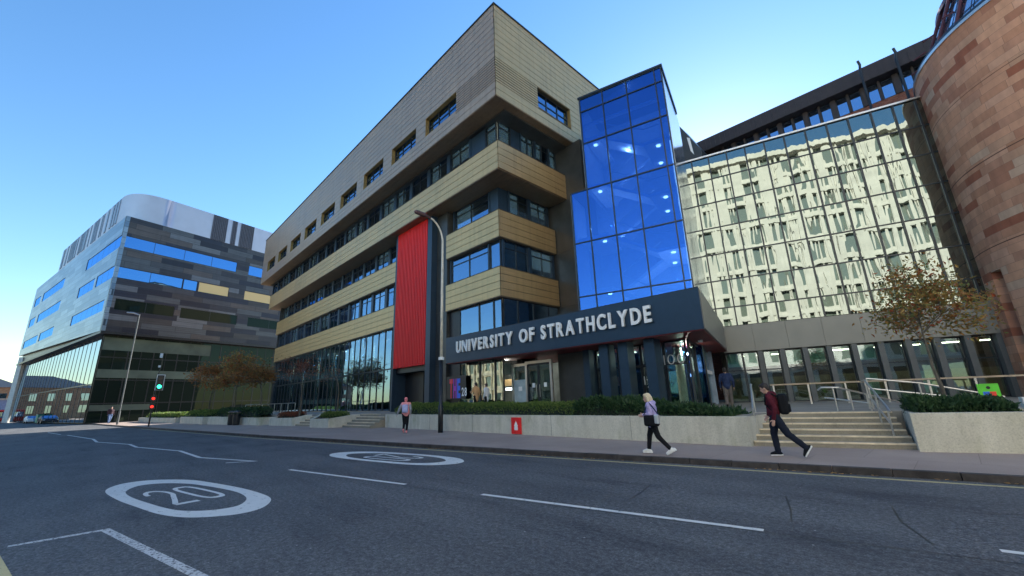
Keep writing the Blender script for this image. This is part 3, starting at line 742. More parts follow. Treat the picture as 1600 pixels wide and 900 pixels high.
# draught lobby with steel portal and two door leaves
ves = []
g = G(EB)
for x in (-17.72, -15.75): g.box(x, x+0.14, 18.0, 18.12, 0.96, 3.62)
g.box(-17.72, -15.61, 18.0, 18.12, 3.63, 3.78); g.box(-18.9, -18.76, 18.0, 18.12, 0.96, 3.7); g.box(-18.75, -17.73, 18.0, 18.12, 3.55, 3.70)
ves = g.build('door_portal', M['steel'], ent)
frost = pbr('frosted_film', (0.36, 0.44, 0.46), 0.5)
g = G(EB); g.box(-18.74, -17.74, 18.05, 18.07, 1.0, 2.75); g.build('frosted_screen', frost, ent)
g = G(EB); g.box(-18.74, -17.74, 18.05, 18.07, 2.76, 3.54); g.build('pane', M['g_low'], ent)
for x0, x1 in ((-17.57, -16.68), (-16.66, -15.76)):
    g = G(EB); g.box(x0, x0+0.07, 18.03, 18.09, 1.0, 3.6); g.box(x1-0.07, x1, 18.03, 18.09, 1.0, 3.6); g.box(x0+.07, x1-.07, 18.03, 18.09, 1.0, 1.12); g.box(x0+.07, x1-.07, 18.03, 18.09, 3.5, 3.6)
    d = g.build('door', M['dark'], ent)
    g = G(EB); g.box(x0+0.07, x1-0.07, 18.05, 18.07, 1.12, 3.5); g.build('pane', M['g_low'], d)
    g = G(EB); g.box(x1-0.14 if x0 < -17 else x0+0.10, x1-0.11 if x0 < -17 else x0+0.13, 17.96, 17.99, 1.7, 2.4); g.build('handle', M['steel'], d)
    g = G(EB); g.box(x0+0.4, x0+0.62, 18.02, 18.028, 2.25, 2.5); g.build('notice', M['white'], d)
g = G(EB); g.box(-18.35, -18.05, 18.03, 18.045, 2.1, 2.35); g.build('notice', M['white'], ent)
g = G(EB); g.box(-15.6, -13.6, 18.6, 18.9, 0.95, 4.05); g.build('wall', M['charcoal'], ent)
g = G(EB); g.box(-13.6, -13.2, 18.3, 19.0, 0.95, 4.05); g.build('pier', M['navy'], ent)
ex = [-13.19, -11.8, -10.5, -9.3, -8.22]
for a_, b_ in zip(ex, ex[1:]):
    window(ent, a_, b_-0.01, 0.97, 3.0, 19.0, EB, (M['dark'], M['g_low']), panes=1, fr=0.06, name='glazing_bay')
    window(ent, a_, b_-0.01, 3.01, 4.05, 19.0, EB, (M['dark'], M['g_curtain']), panes=1, fr=0.06, name='glazing_bay')
# return screen running back to the hall
RS = EB @ Matrix.Translation((-8.2, 19.0, 0)) @ Matrix.Rotation(R_(105.5), 4, 'Z')
for k in range(5):
    window(ent, 0.05+k*1.9, 1.93+k*1.9, 0.97, 4.05, 0, RS, (M['dark'], M['g_low']), panes=1, fr=0.07, name='glazing_bay')
g = G(EB); g.box(-25, -10.5, 23.0, 23.2, 0.95, 4.05); g.box(-25, -19.5, 18.6, 18.7, 3.2, 3.9); g.build('inner_wall', M['inner'], ent)
wood = pbr('timber_counter', (0.38, 0.27, 0.13), 0.6)
g = G(EB); g.box(-23.9, -20.6, 20.5, 20.9, 2.55, 3.0); g.build('wood_bulkhead', wood, ent)
g = G(EB); g.box(-22.5, -19.5, 20.8, 20.9, 2.25, 2.42); g.build('light_strip', emit('cool_strip', (0.8, 0.92, 1.0), 1.6), ent)
for x, y in ((-22.6, 19.8), (-20.2, 20.0), (-14.2, 20.5), (-12.2, 21.3), (-10.6, 21.0), (-9.2, 22)):
    g = G(EB); g.tube([(x, y, 4.0), (x, y, 3.95)], 0.10, 12); g.build('ceiling_lamp', lampm, ent)
for i, x in enumerate((-12.6, -9.8)):
    g = G(EB); g.tube([(x, 21.5, 0.96), (x, 21.5, 4.0)], 0.22, 14); g.build('interior_column', pale, ent)
for x, y in ((-21.5, 20.0), (-12.4, 21), (-9.5, 21.5)): lamp_in(x, y, 3.7, 45, ent)
# white numerals on the glass
letters('100', -9.32+19, -8.32+19, 2.95, 0.50, 18.85-19.0, ent, M['letter'], depth=0.004, weight=-0.018, name='numeral')
letters('ly', -10.45+19, -10.05+19, 2.1, 0.42, 18.85-19.0, ent, M['letter'], depth=0.004, weight=0.0, name='letter')
# poster of coloured capitals behind the corner glazing
po = thing('window_poster', 'dark poster with red, purple and blue capitals inside the corner window', 'poster', (-24.9, 17.36, 0.95))
g = G(Matrix.Translation((24.9, -17.36, -0.95))); g.box(-25.2, -22.65, 17.33, 17.36, 1.75, 3.3); g.build('board', M['black'], po)
cR = pbr('poster_red', (0.75, 0.04, 0.06), 0.5); cP = pbr('poster_purple', (0.42, 0.05, 0.45), 0.5); cB = pbr('poster_blue', (0.05, 0.15, 0.75), 0.5)
for ch, x0, x1, m_ in (('T', -24.50, -24.12, cR), ('H', -24.06, -23.68, cP), ('E', -23.62, -23.26, cB)):
    letters(ch, x0+24.9, x1+24.9, 1.9, 1.2, 0.0-0.035, po, m_, depth=0.004, weight=0.05)
letters('28', -23.10+24.9, -22.55+24.9, 1.95, 0.55, -0.035, po, M['letter'], depth=0.004, weight=0.02)

# ------------------------------------------------------------ mirrored hall
hall = thing('glass_hall', 'long hall with mirrored curtain wall above a grey panel band and slate fins', 'building', (-9.87, 28.33, 0.95), R_(17))
c17 = math.cos(R_(17))
hs = [(x+9.87)/c17 for x in (-10.98, -9.97, -8.91, -7.81, -6.72, -5.62, -4.52, -3.40, -2.32, -1.27, -0.20, 0.78, 1.76, 2.85, 3.95)]
hz = [5.72, 6.95, 8.8, 10.65, 12.55, 14.4, 16.2, 17.9]
random.seed(11)
for i in range(len(hs)-1):
    for j in range(7):
        g = G(ZX); t1, t2 = random.uniform(-0.006, 0.006), random.uniform(-0.004, 0.004)
        a0, a1, b0, b1 = hs[i]+0.043, hs[i+1]-0.043, hz[j]+0.03, hz[j+1]-0.03
        g.add([(a0, t1, b0), (a1, -t1, b0), (a1, -t1+t2, b1), (a0, t1+t2, b1), (a0, 0.03, b0), (a1, 0.03, b0), (a1, 0.03, b1), (a0, 0.03, b1)],
              [(0, 1, 2, 3), (4, 7, 6, 5), (0, 4, 5, 1), (1, 5, 6, 2), (2, 6, 7, 3), (3, 7, 4, 0)])
        g.build('pane', M['g_hall'], hall)
g = G(ZX)
for s in hs: g.box(s-0.042, s+0.042, -0.09, 0.12, 5.74, 17.9)
g.each('mullion', M['dark'], hall)
g = G(ZX)
for z in hz[1:-1]: g.box(hs[0], hs[-1], -0.035, 0.09, z-0.038, z+0.038)
g.each('transom', M['dark'], hall)
g = G(ZX); g.box(hs[0], hs[-1], -0.12, 6, 17.94, 18.06); g.build('roof_edge', M['steel'], hall)
g = G(ZX); g.box(hs[0]+0.05, hs[-1], 0.3, 6, 5.0, 17.9); g.box(-0.4, hs[-1], 3.2, 6, 0.95, 5.0); g.build('core', M['charcoal'], hall)
g = G(ZX)
x = -0.02
for k in range(9):
    w_ = 1.78; g.box(x+0.006, x+w_-0.006, -0.16, 0.12, 4.05, 5.70); x += w_
g.each('panel', M['grey_panel'], hall)
fs = [(x_+9.87)/c17 for x_ in (-7.99, -6.89, -5.79, -4.68, -3.58, -2.47, -1.36, -0.26, 0.84, 1.94, 3.04)]
for s in fs:
    g = G(ZX); g.box(s-0.13, s+0.13, -0.12, 0.42, 0.95, 4.04); g.build('fin', M['fin'], hall)
teal = pbr('teal_blind', (0.16, 0.36, 0.33), 0.7, var=0.3, nscale=1.5)
olive = pbr('olive_wall', (0.22, 0.20, 0.13), 0.8, var=0.3, nscale=2)
mint = pbr('mint_board', (0.42, 0.60, 0.52), 0.7)
bays = [(0.0, 0.98), (0.98, fs[0]-0.13)]+[(a+0.13, b-0.13) for a, b in zip(fs, fs[1:])]
for i, (a_, b_) in enumerate(bays):
    w = window(hall, a_+0.003, b_-0.003, 0.97, 4.03, 0.40, ZX, (M['dark'], M['g_low']), panes=1, fr=0.06, transom=2.9, name='window')
    g = G(ZX); g.box(a_+0.07, b_-0.07, 0.36, 0.39, 2.72, 3.10); g.build('spandrel', M['black'], w)
    if i in (0, 1, 3, 4, 6): g = G(ZX); g.box(a_+0.08, b_-0.08, 0.46, 0.49, 3.15, 3.97); g.build('blind', teal, w)
    if i in (6, 8): g = G(ZX); g.box(a_+0.08, b_-0.15, 0.9, 0.94, 1.25, 2.4); g.build('notice_board', mint, w)
g = G(ZX); g.box(-0.3, 14, 2.9, 3.1, 0.96, 2.5); g.build('interior_wall', olive, hall)
for k in range(8):
    g = G(ZX); g.box(1+k*1.6, 1.8+k*1.6, 1.6, 1.7, 3.85, 3.9); g.build('ceiling_light', lampm, hall)

# ------------------------------------------------------------ sandstone rotunda
RC = Vector((9.45, 33.0, 0.0)); RR = 7.5; RT = 18.9
rot = thing('sandstone_rotunda', 'round red sandstone tower with a glazed lantern at the right edge', 'tower', RC+Vector((0, 0, 0.95)))
stone = blockmat('red_ashlar', [(0.72, 0.37, 0.225), (0.72, 0.38, 0.23), (0.55, 0.25, 0.15), (0.71, 0.39, 0.25), (0.69, 0.35, 0.21), (0.68, 0.44, 0.30), (0.70, 0.36, 0.22), (0.42, 0.14, 0.075), (0.73, 0.40, 0.26), (0.57, 0.27, 0.155), (0.60, 0.29, 0.17), (0.63, 0.35, 0.22), (0.50, 0.22, 0.13), (0.58, 0.29, 0.18)],
                 1.15, 0.40, rough=0.85, grout=(0.012, (0.30, 0.15, 0.10)), fine=(1, 0.45, 1), fscale=2.2, famt=0.38, bmp=0.6)
def cyl(g, r, z0, z1, n=128, a0=0, a1=360, ri=None):
    vs = []; full = (a1-a0) >= 360; m = n if full else n+1
    for k in range(m):
        t = R_(a0+(a1-a0)*k/n); vs += [(r*math.cos(t), r*math.sin(t), z0), (r*math.cos(t), r*math.sin(t), z1)]
    if ri is not None:
        for k in range(m):
            t = R_(a0+(a1-a0)*k/n); vs += [(ri*math.cos(t), ri*math.sin(t), z0), (ri*math.cos(t), ri*math.sin(t), z1)]
    fs_ = []
    for k in range(n):
        a_ = 2*k; b_ = 2*((k+1) % m); fs_.append((a_, b_, b_+1, a_+1))
        if ri is not None:
            o = 2*m; fs_.append((o+b_, o+a_, o+a_+1, o+b_+1)); fs_.append((a_+1, b_+1, o+b_+1, o+a_+1)); fs_.append((b_, a_, o+a_, o+b_))
    if ri is not None and not full:
        o = 2*m; e = 2*(m-1); fs_ += [(0, 1, o+1, o), (e, o+e, o+e+1, e+1)]
    g.add(vs, fs_)
def cyl_uv(c):
    t = math.atan2(c.y, c.x) % (2*math.pi); return (t*RR, c.z)
# wall as vertical strips so the slot window is a true opening; slot around 263..266 degrees
SL0, SL1 = 197.5, 203.5
g = G(ZX); cyl(g, RR, 0.9, RT, 150, SL1, 360+SL0, RR-0.6)
g.uv = cyl_uv; g.build('wall', stone, rot)
g = G(ZX); cyl(g, RR, 6.9, RT, 4, SL0, SL1, RR-0.6); g.uv = cyl_uv; g.build('wall', stone, rot)
g = G(ZX); cyl(g, RR-0.45, 0.9, 6.9, 3, SL0, SL1, RR-0.5); g.build('slot_glass', M['g_dark'], rot)
g = G(ZX); cyl(g, RR+0.01, 11.98, 12.02, 150, 0, 360, RR-0.1); cyl(g, RR+0.01, 15.58, 15.60, 150, 0, 360, RR-0.1); cyl(g, RR+0.01, 7.98, 8.02, 150, 0, 360, RR-.1)
g.build('string_joint', pbr('dark_joint', (0.12, 0.06, 0.04), 0.8), rot)  # thin dark rings marking the joints
g = G(ZX); cyl(g, RR+0.06, RT, RT+0.16, 128, 0, 360, RR-0.7); g.build('rim_flashing', M['steel'], rot)
g = G(ZX); cyl(g, RR+0.0, RT+0.165, RT+0.34, 128, 0, 360, RR-0.4); g.build('rim_gutter', M['navy'], rot)
# lantern: sloping glazing with maroon ribs
mar = pbr('maroon_steel', (0.10, 0.03, 0.035), 0.5, 0.2); M['mar'] = mar
LG = glass('lantern_glass', (0.7, 0.85, 1.0), (0.3, 0.35, 0.4), 0.5, 0.01, 0.6, backing=(0.05, 0.06, 0.08))
NR = 30; zb, zt, rb, rt_ = RT+0.35, RT+3.6, RR-0.5, RR-1.9
for k in range(NR):
    t0, t1 = 2*math.pi*k/NR, 2*math.pi*(k+1)/NR
    p = lambda r, z, t: (r*math.cos(t), r*math.sin(t), z)
    g = G(ZX); g.add([p(rb, zb, t0), p(rb, zb, t1), p(rt_, zt, t1), p(rt_, zt, t0)], [(0, 1, 2, 3)]); pn = g.build('lantern_pane', LG, rot)
    g = G(ZX)
    for q in range(1, 4):
        f = q/4; g.tube([p(rb+(rt_-rb)*f+0.03, zb+(zt-zb)*f, t0), p(rb+(rt_-rb)*f+0.03, zb+(zt-zb)*f, t1)], 0.02, 5)
    tm = (t0+t1)/2; g.tube([p(rb+0.03, zb, tm), p(rt_+0.03, zt, tm)], 0.02, 5); g.build('glazing_bar', M['dark'], pn)
    g = G(ZX); g.tube([p(rb+0.14, zb-0.2, t0), p(rt_+0.14, zt, t0)], 0.085, 6); g.tube([p(rb+0.4, zb+0.9, t0), p(rb-0.2, zb+1.2, t0)], 0.05, 6); g.build('rib', mar, rot)
g = G(ZX); cyl(g, rt_+0.2, zt, zt+0.25, 96, 0, 360, rt_-1.5); g.build('lantern_ring', mar, rot)
g = G(ZX); g.tube([(0, 0, zt), (0, 0, zt+0.1)], rt_, 60); g.tube([(0, 0, 18.3), (0, 0, 18.5)], RR-0.7, 60); g.build('lantern_roof', M['dark'], rot)

# ------------------------------------------------------------ older brick block behind the hall
old = thing('brick_block', 'older brick block with dark roof edge and a row of windows rising behind the hall', 'building', (-14.0, 40.0, 0.95))
OB = Matrix.Translation((14.0, -40.0, -0.95))
brk = blockmat('red_brick', [(0.26, 0.075, 0.04), (0.22, 0.06, 0.035), (0.30, 0.10, 0.055), (0.19, 0.055, 0.035)], 0.225, 0.075, rough=0.85, grout=(0.01, (0.2, 0.15, 0.12)))
g = G(OB)
g.box(-35.0, 30, 40.0, 55, 0.95, 23.05); g.box(-35, 30, 40.35, 55, 23.05, 26)
g.uv = lambda c: (c.x+c.y, c.z); g.build('wall', brk, old)
maro = pbr('brown_metal', (0.035, 0.025, 0.025), 0.6, 0.1)
g = G(OB); g.box(-35.2, 30.2, 39.2, 55, 24.75, 26.0)
x = -35.2
while x < 30: g.box(x, x+0.06, 39.16, 39.2, 24.8, 25.95); x += 0.45
g.build('roof_edge', maro, old)
wdw = []
x = -13.7; k = 0
while x < 9:
    w = window(old, x, x+0.72, 23.1, 24.7, 40.2, OB, (M['dark'], M['g_dark']), panes=1, fr=0.05)
    g = G(OB); g.box(x+0.725, x+(0.86 if k % 2 == 0 else 1.08)-0.003, 39.9, 40.3, 23.06, 24.74); g.build('pier', maro, old)
    x += 0.86 if k % 2 == 0 else 1.08; k += 1
for X, zt_ in ((-0.1, 25.9), (1.9, 25.6)):
    f = thing('flue_pipe', 'slim dark hooked flue pipe %s above the hall roof' % ('nearer the rotunda' if X > 1 else 'farther from the rotunda'), 'flue', (X, 38.0, 18.05), 0, 'flue pipes above the hall roof')
    g = G(); g.tube([(0, 0, 0), (0, 0, zt_-18.9), (0.08, -0.02, zt_-18.4), (0.02, -0.1, zt_-18.05)], 0.085, 8); g.build('pipe', M['black'], f)
    g = G(); g.box(-.16, .16, -.16, .16, 0, .1); g.build('bracket', mar, f)
# plant enclosure with raking parapet by the tower
pl = thing('plant_enclosure', 'small dark rooftop plant enclosure with a raking top behind the glass tower', 'plant room', (-12.4, 35.2, 18.06))
g = G(); v = [(-1.2, 0, -8), (1.0, 0, -8), (1.0, 0, 4.6), (-0.55, 0, 7.9), (-1.2, 0, 7.9)]
n_ = len(v); vs = v+[(x, 2.0, z) for x, y, z in v]; g.add(vs, [tuple(range(n_)), tuple(range(2*n_-1, n_-1, -1))]+[(i, n_+i, n_+(i+1) % n_, (i+1) % n_) for i in range(n_)])
g.build('screen', M['charcoal'], pl)
g = G(); g.add([(0.1, -0.03, 4.9), (0.35, -0.03, 4.4), (0.2, -0.03, 6.2), (-0.05, -0.03, 6.4)], [(0, 1, 2, 3)]); g.build('opening', M['white'], pl)
g = G(); g.tube([(-0.75, 0.4, 3.9), (1.8, 0.4, 3.9)], 0.05, 6); g.tube([(-0.75, 0.4, 3.2), (1.8, 0.4, 3.2)], 0.05, 6); g.tube([(1.8, 0.4, 2), (1.8, 0.4, 3.9)], 0.05, 6)
g.build('guard_rail', M['dark'], pl)

# ------------------------------------------------------------ technology block at the far left
TB = Vector((-90.0, -2.13, 0.12))
tic = thing('technology_block', 'striped grey office block with curved metal crown at the far left', 'building', TB)
TT = Matrix.Translation((0, 0, -0.12))
aL, aRr = R_(180+12.2), R_(106)
uL = Vector((math.cos(aL), math.sin(aL), 0)); uR = Vector((math.cos(aRr), math.sin(aRr), 0))
LFr = TT @ Matrix.Rotation(aRr, 4, 'Z')             # right face: local x along the face, outward is local -y
strp = blockmat('striped_cladding', [(0.05, 0.05, 0.062), (0.11, 0.115, 0.125), (0.028, 0.03, 0.045), (0.075, 0.068, 0.07), (0.17, 0.175, 0.19), (0.035, 0.038, 0.058), (0.085, 0.085, 0.095), (0.12, 0.10, 0.095)],
                4.6, 0.98, rough=0.38, metal=0.35, grout=(0.05, (0.03, 0.03, 0.035)), fine=(0.25, 6, 1), fscale=1.0, famt=0.6, bmp=0.2)
strpL = blockmat('striped_cladding_left', [(0.26, 0.34, 0.42), (0.34, 0.42, 0.50), (0.20, 0.28, 0.37), (0.30, 0.37, 0.45), (0.38, 0.46, 0.54)],
                5.2, 0.98, rough=0.30, metal=0.6, grout=(0.05, (0.05, 0.07, 0.09)), fine=(0.2, 6, 1), fscale=1.0, famt=0.5, bmp=0.2)
ZC0, ZC1, ZT = 14.0, 33.4, 38.5
rowsR = [(27.95, 30.0, [(0.0, 17.9), (20.2, 26)]), (22.7, 24.6, [(0.0, 9.4), (9.5, 11.7), (11.9, 17.1), (20.0, 25.6)]), (17.45, 19.35, [(0.9, 8.9), (9.8, 19.3), (21.3, 30)])]
rowsL = [(27.9, 30.1, [(0.05, 21.0), (38.5, 60), (62.6, 69.5)]), (22.7, 24.8, [(0.4, 10.5), (11.8, 22.6), (37.0, 59.5), (62.6, 69.5)]), (17.4, 19.3, [(2.0, 22.7), (37.2, 51), (53, 69.5)])]
def face_panels(g, x0, x1, z0, z1, hs_, y0=-0.12, y1=0.3):
    backing(g, x0, x1, y0, y1, z0, z1, hs_)
hR = [(a_, b_, z0, z1) for z0, z1, l in rowsR for a_, b_ in l]
g = G(LFr); backing(g, -0.0, 50, -0.0, 0.5, ZC0, ZC1, hR)
g.uv = lambda c: (c.y*1.0, c.z); g.build('striped_cladding', strp, tic)
# left face: local x from the corner away, outward on +y after the turn
LFl = TT @ Matrix.Rotation(aL, 4, 'Z')
hL = [(a_, b_, z0, z1) for z0, z1, l in rowsL for a_, b_ in l]
g = G(LFl); backing(g, 0.0, 72, -0.5, 0.0, 14.0, ZC1, hL)
# soffit slopes up towards the far end
for i, v_ in enumerate(g.v):
    if abs(v_[2]+0.12-14.0) < 1e-4:
        d_ = Vector((v_[0], v_[1], 0)).dot(uL); g.v[i] = (v_[0], v_[1], 14.0-0.12+2.0*max(0, d_)/72)
g.uv = lambda c: (c.x*1.0, c.z); g.build('striped_cladding', strpL, tic)
for z0, z1, l in rowsR:
    for a_, b_ in l:
        n_ = max(1, round((b_-a_)/4.3)); m_ = M['g_tic']
        if z0 == 22.7 and a_ > 11: m_ = M['g_gold']
        if z0 < 20: m_ = M['g_tic_base']
        w = window(tic, a_+0.003, b_-0.003, z0+0.01, z1-0.01, 0.12, LFr, (M['dark'], m_), panes=n_, fr=0.07, fd=0.05)
for z0, z1, l in rowsL:
    for a_, b_ in l:
        n_ = max(1, round((b_-a_)/3.6)); XF = LFl @ Matrix.Scale(-1, 4, (0, 1, 0))
        window(tic, a_+0.003, b_-0.003, z0+0.01, z1-0.01, 0.12, XF, (M['navy'], M['g_tic']), panes=n_, fr=0.07, fd=0.05)
# crown
crm = pbr('crown_metal', (0.50, 0.50, 0.56), 0.45, 0.6, var=0.05, nscale=0.5); crd = pbr('crown_dark_slats', (0.10, 0.10, 0.12), 0.5, 0.4)
def crown_pt(s):    # path: right face -> rounded corner -> left face, s measured on the right face
    return s
path = []
r = 5.5
for k in range(46, 0, -1): path.append(uR*(k*1.0+r-1))
for k in range(15):
    t = k/14; a0 = uR*r; b0 = uL*r
    # circular fillet between the faces
    P = a0*(1-t)**2+b0*t**2; path.append(P)
for k in range(1, 48): path.append(uL*(r+k*0.92))
inn = [p for p in path]
g = G(TT); vs = []; 
for p in path: vs += [(p.x, p.y, ZC1), (p.x, p.y, ZT)]
g.add(vs, [(2*k+2, 2*k, 2*k+1, 2*k+3) for k in range(len(path)-1)])
g.build('metal_crown', crm, tic, smooth=True)
def slat_zone(r0, r1):
    g = G(LFr); x = r0
    while x < r1: g.box(x, x+0.16, -0.12, 0.05, ZC1+0.02, ZT-0.05); x += 0.3
    g.box(r0, r1, -0.03, 0.0, ZC1+0.01, ZT-0.06); g.build('slat_screen', crd, tic)
for a_, b_ in ((12.5, 15.0), (16.0, 16.9), (17.6, 20.2)): slat_zone(a_, b_)
g = G(LFl @ Matrix.Scale(-1, 4, (0, 1, 0)))
random.seed(5)
x = 6
while x < 48:
    w_ = random.choice([0.25, 0.4, 0.9]); g.box(x, x+w_, -0.10, 0.02, ZC1+0.3, ZT-0.2); x += w_+random.choice([0.5, 0.8, 2.2])
g.build('crown_fins', pbr('crown_fin', (0.24, 0.30, 0.38), 0.4, 0.4), tic)
# body, roof, ground storey
def PT(l, r_): p = uL*l+uR*r_; return (p.x, p.y)
g = G(TT); g.prism([PT(0.6, 0.6), PT(71.5, 0.6), PT(71.5, 49), PT(0.6, 49)], 14.3, ZC1-0.05); g.prism([PT(5.6, 1.0), PT(47, 1.0), PT(47, 49), PT(1.0, 49), PT(1.0, 5.6)], ZC1-0.04, ZT-0.4); g.build('core', M['charcoal'], tic)
g = G(TT); g.prism([PT(0.0, 0.0), PT(71.9, 0.0), PT(71.9, 2), PT(2, 2), PT(2, 49), PT(0, 49)], 13.6, 13.99)
g.build('soffit_edge', M['black'], tic)
# ground storey glass: right face set back a little, left face raked back
for k in range(13):
    for j, (z0, z1) in enumerate(((0.15, 3.0), (3.0, 6.6), (6.6, 10.1), (10.1, 13.58))):
        window(tic, 0.8+k*3.4, 0.8+(k+1)*3.4-0.01, z0+0.005, z1-0.005, 1.2, LFr, (M['black'], M['g_tic_base']), panes=2, fr=0.08, fd=0.08, name='glazing_bay')
pal = pbr('green_band', (0.07, 0.09, 0.065), 0.6, var=0.4, nscale=0.3)
g = G(LFr); g.box(0.9, 26, 1.08, 1.10, 6.9, 8.2); g.box(0.9, 9, 1.08, 1.10, 1.9, 2.8); g.box(0.9, 16, 1.08, 1.10, 11.2, 13.2); g.build('blind_bands', pal, tic)  # opaque dark green bands set before the panes
XF = LFl @ Matrix.Scale(-1, 4, (0, 1, 0))
for k in range(12):
    for j, (z0, z1) in enumerate(((0.15, 6.0), (6.0, 13.58))):
        window(tic, 3.0+k*5.4, 3.0+(k+1)*5.4-0.01, z0+0.005, z1-0.005, 1.0, XF, (M['dark'], M['g_tic_side']), panes=2, fr=0.08, fd=0.08, name='glazing_bay')
g = G(TT); g.prism([PT(1.7, 1.4), PT(2.9, 1.3), PT(67.5, 1.3), PT(67.5, 45), PT(2.0, 45)], 0.12, 13.6); g.build('ground_core', M['black'], tic)
g = G(TT)
p0 = uL*72.5+uR*0.5; p1 = uL*69.2+uR*0.6
g.tube([(p1.x-2.2, p1.y, 0.1), (p1.x-0.2, p1.y, 15.5)], [1.0, 0.75], 4); g.build('raking_column', pbr('column_concrete', (0.5, 0.5, 0.48), 0.7), tic)
# ------------------------------------------------------------ planters, steps, rails
soil = pbr('soil', (0.05, 0.035, 0.022), 0.95, var=0.4, nscale=8)
def planter(label, poly, z1, z0=0.12, tops=None, cat='planter', group=None, name='planter'):
    c = Vector((sum(p[0] for p in poly)/len(poly), sum(p[1] for p in poly)/len(poly), z0))
    t = thing(name, label, cat, c, 0, group)
    g = G(Matrix.Translation(-c))
    P = [Vector((p[0], p[1], 0)) for p in poly]; n = len(P)
    cx = Vector((c.x, c.y, 0))
    tp = tops or [z1]*n
    inn = []
    area = sum(P[i].x*P[(i+1) % n].y-P[(i+1) % n].x*P[i].y for i in range(n)); sgn = 1 if area > 0 else -1
    for i in range(n):
        d0 = (P[i]-P[i-1]).normalized(); d1 = (P[(i+1) % n]-P[i]).normalized()
        n0 = Vector((-d0.y, d0.x, 0))*sgn; n1 = Vector((-d1.y, d1.x, 0))*sgn; b = (n0+n1).normalized(); inn.append(P[i]+b*0.22/max(0.4, b.dot(n0)))
    vs = []
    for i in range(n): vs += [(P[i].x, P[i].y, z0-0.05), (P[i].x, P[i].y, tp[i]), (inn[i].x, inn[i].y, tp[i]), (inn[i].x, inn[i].y, z0+0.1)]
    fs = []
    for i in range(n):
        a, b = 4*i, 4*((i+1) % n); fs += [(a, b, b+1, a+1), (a+1, b+1, b+2, a+2), (a+2, b+2, b+3, a+3)]
    g.add(vs, fs); w = g.build('wall', M['concrete'], t)
    bv = w.modifiers.new('bevel', 'BEVEL'); bv.width = 0.012; bv.segments = 2
    g = G(Matrix.Translation(-c)); g.sheet([(q.x, q.y, tp[i]-0.07) for i, q in enumerate(inn)]); g.build('soil', soil, t)
    return t
big = planter('long low concrete planter wall carrying a red plaque beneath the lettered canopy', [(-26.3, 13.5), (-4.4, 13.5), (-4.4, 16.0), (-26.3, 15.6)], 0.935)
g = G(Matrix.Translation(-big.location))
for x in (-21.0, -17.1, -11.9, -8.2): g.box(x, x+0.012, 13.492, 13.503, 0.13, 0.93)
g.each('wall_joint', pbr('wall_joint', (0.2, 0.2, 0.18), 0.9), big)
t14 = math.tan(R_(17))
planter('pale concrete planter wall on the right of the wide steps', [(-0.95, 14.23), (14, 14.23+14.95*0.34), (14, 17.0+14.95*0.34), (-1.25, 16.6)], 1.0)
planter('small angular concrete planter with a green clump beside the middle steps', [(-33.0, 11.05), (-30.4, 11.4), (-30.3, 13.6), (-35.2, 12.5)], 0.72, tops=[0.70, 0.74, 0.95, 0.95])
planter('concrete planter with reddish shrubs at the foot of the bare young tree', [(-41.2, 10.45), (-37.2, 11.1), (-36.6, 12.4), (-41.5, 12.0)], 0.74, tops=[0.72, 0.75, 0.95, 0.95])
planter('concrete planter behind the two litter bins', [(-47.9, 9.5), (-43, 10.1), (-42.6, 11.6), (-48, 11.2)], 0.78)
planter('concrete planter box left of the litter bins under the brown trees', [(-54.6, 8.1), (-48.8, 8.95), (-49, 11.4), (-54.8, 10.8)], 0.85)
planter('concrete planter box with ivy, second from the traffic signal', [(-65.0, 6.9), (-55.6, 7.8), (-55.6, 10.4), (-65.2, 9.9)], 0.85)
planter('long low pale planter right behind the traffic signal', [(-88, 4.2), (-67, 6.6), (-67, 9.0), (-86, 7.0)], 0.72)
def steps(label, o, th, w, n, rise, tread, z0=0.12, name='steps'):
    t = thing(name, label, 'steps', (o[0], o[1], z0), R_(th))
    for k in range(n):
        g = G(); g.box(0, w, k*tread, n*tread+0.05, k*rise, (k+1)*rise); s = g.build('step', M['step'], t)
        g = G(); x = 0.0
        while x < w:
            x1 = min(w, x+1.05); g.box(x+0.004, x1-0.004, k*tread-0.015, k*tread+0.11, (k+1)*rise-0.035, (k+1)*rise+0.004); x = x1
        g.build('nosing', M['nosing'], s)
    return t
steps('wide flight of pale stone steps between the two planter walls', (-4.38, 13.72), 15, 3.52, 6, 0.1385, 0.36)
g = G(); g.prism([(-4.4, 13.9), (-1.1, 14.9), (-1.1, 17.3), (-4.4, 16.4)], 0.0, 0.11); struct(g.build('steps_base', M['plaza']))
steps('short flight of steps between the long planter wall and the small angular planter', (-30.2, 12.3), 3, 3.85, 5, 0.166, 0.33)
steps('narrow steps between the two angular planters', (-37.0, 11.3), 10, 3.0, 5, 0.166, 0.30)
def rail(label, lines, posts, group='steel handrails at the wide steps', r=0.026, name='handrail'):
    o = Vector(lines[0][0]); o.z = 0.12
    t = thing(name, label, 'handrail', o, 0, group); X = Matrix.Translation(-o)
    g = G(X)
    for l in lines: g.tube(l, r, 10)
    g.build('rail', M['steel'], t, smooth=False)
    for p, z0, z1 in posts:
        g = G(X); g.tube([(p[0], p[1], z0), (p[0], p[1], z1)], 0.022, 8); g.build('post', M['steel'], t)
c15, s15 = math.cos(R_(15)), math.sin(R_(15))
def stp(s, d, z=0): return (-4.38+s*c15-d*s15, 13.72+s*s15+d*c15, z)
rail('steel handrail down the right edge of the wide steps', [[stp(3.15, 2.8, 1.83), stp(3.15, 2.3, 1.85), stp(3.2, 0.45, 1.13), stp(3.2, 0.25, 1.02)], [stp(3.18, 2.3, 1.35), stp(3.2, 0.4, 0.68)]],
     [(stp(3.15, 2.3), 0.95, 1.84), (stp(3.2, 0.45), 0.26, 1.12), (stp(3.17, 1.4), 0.65, 1.48)])
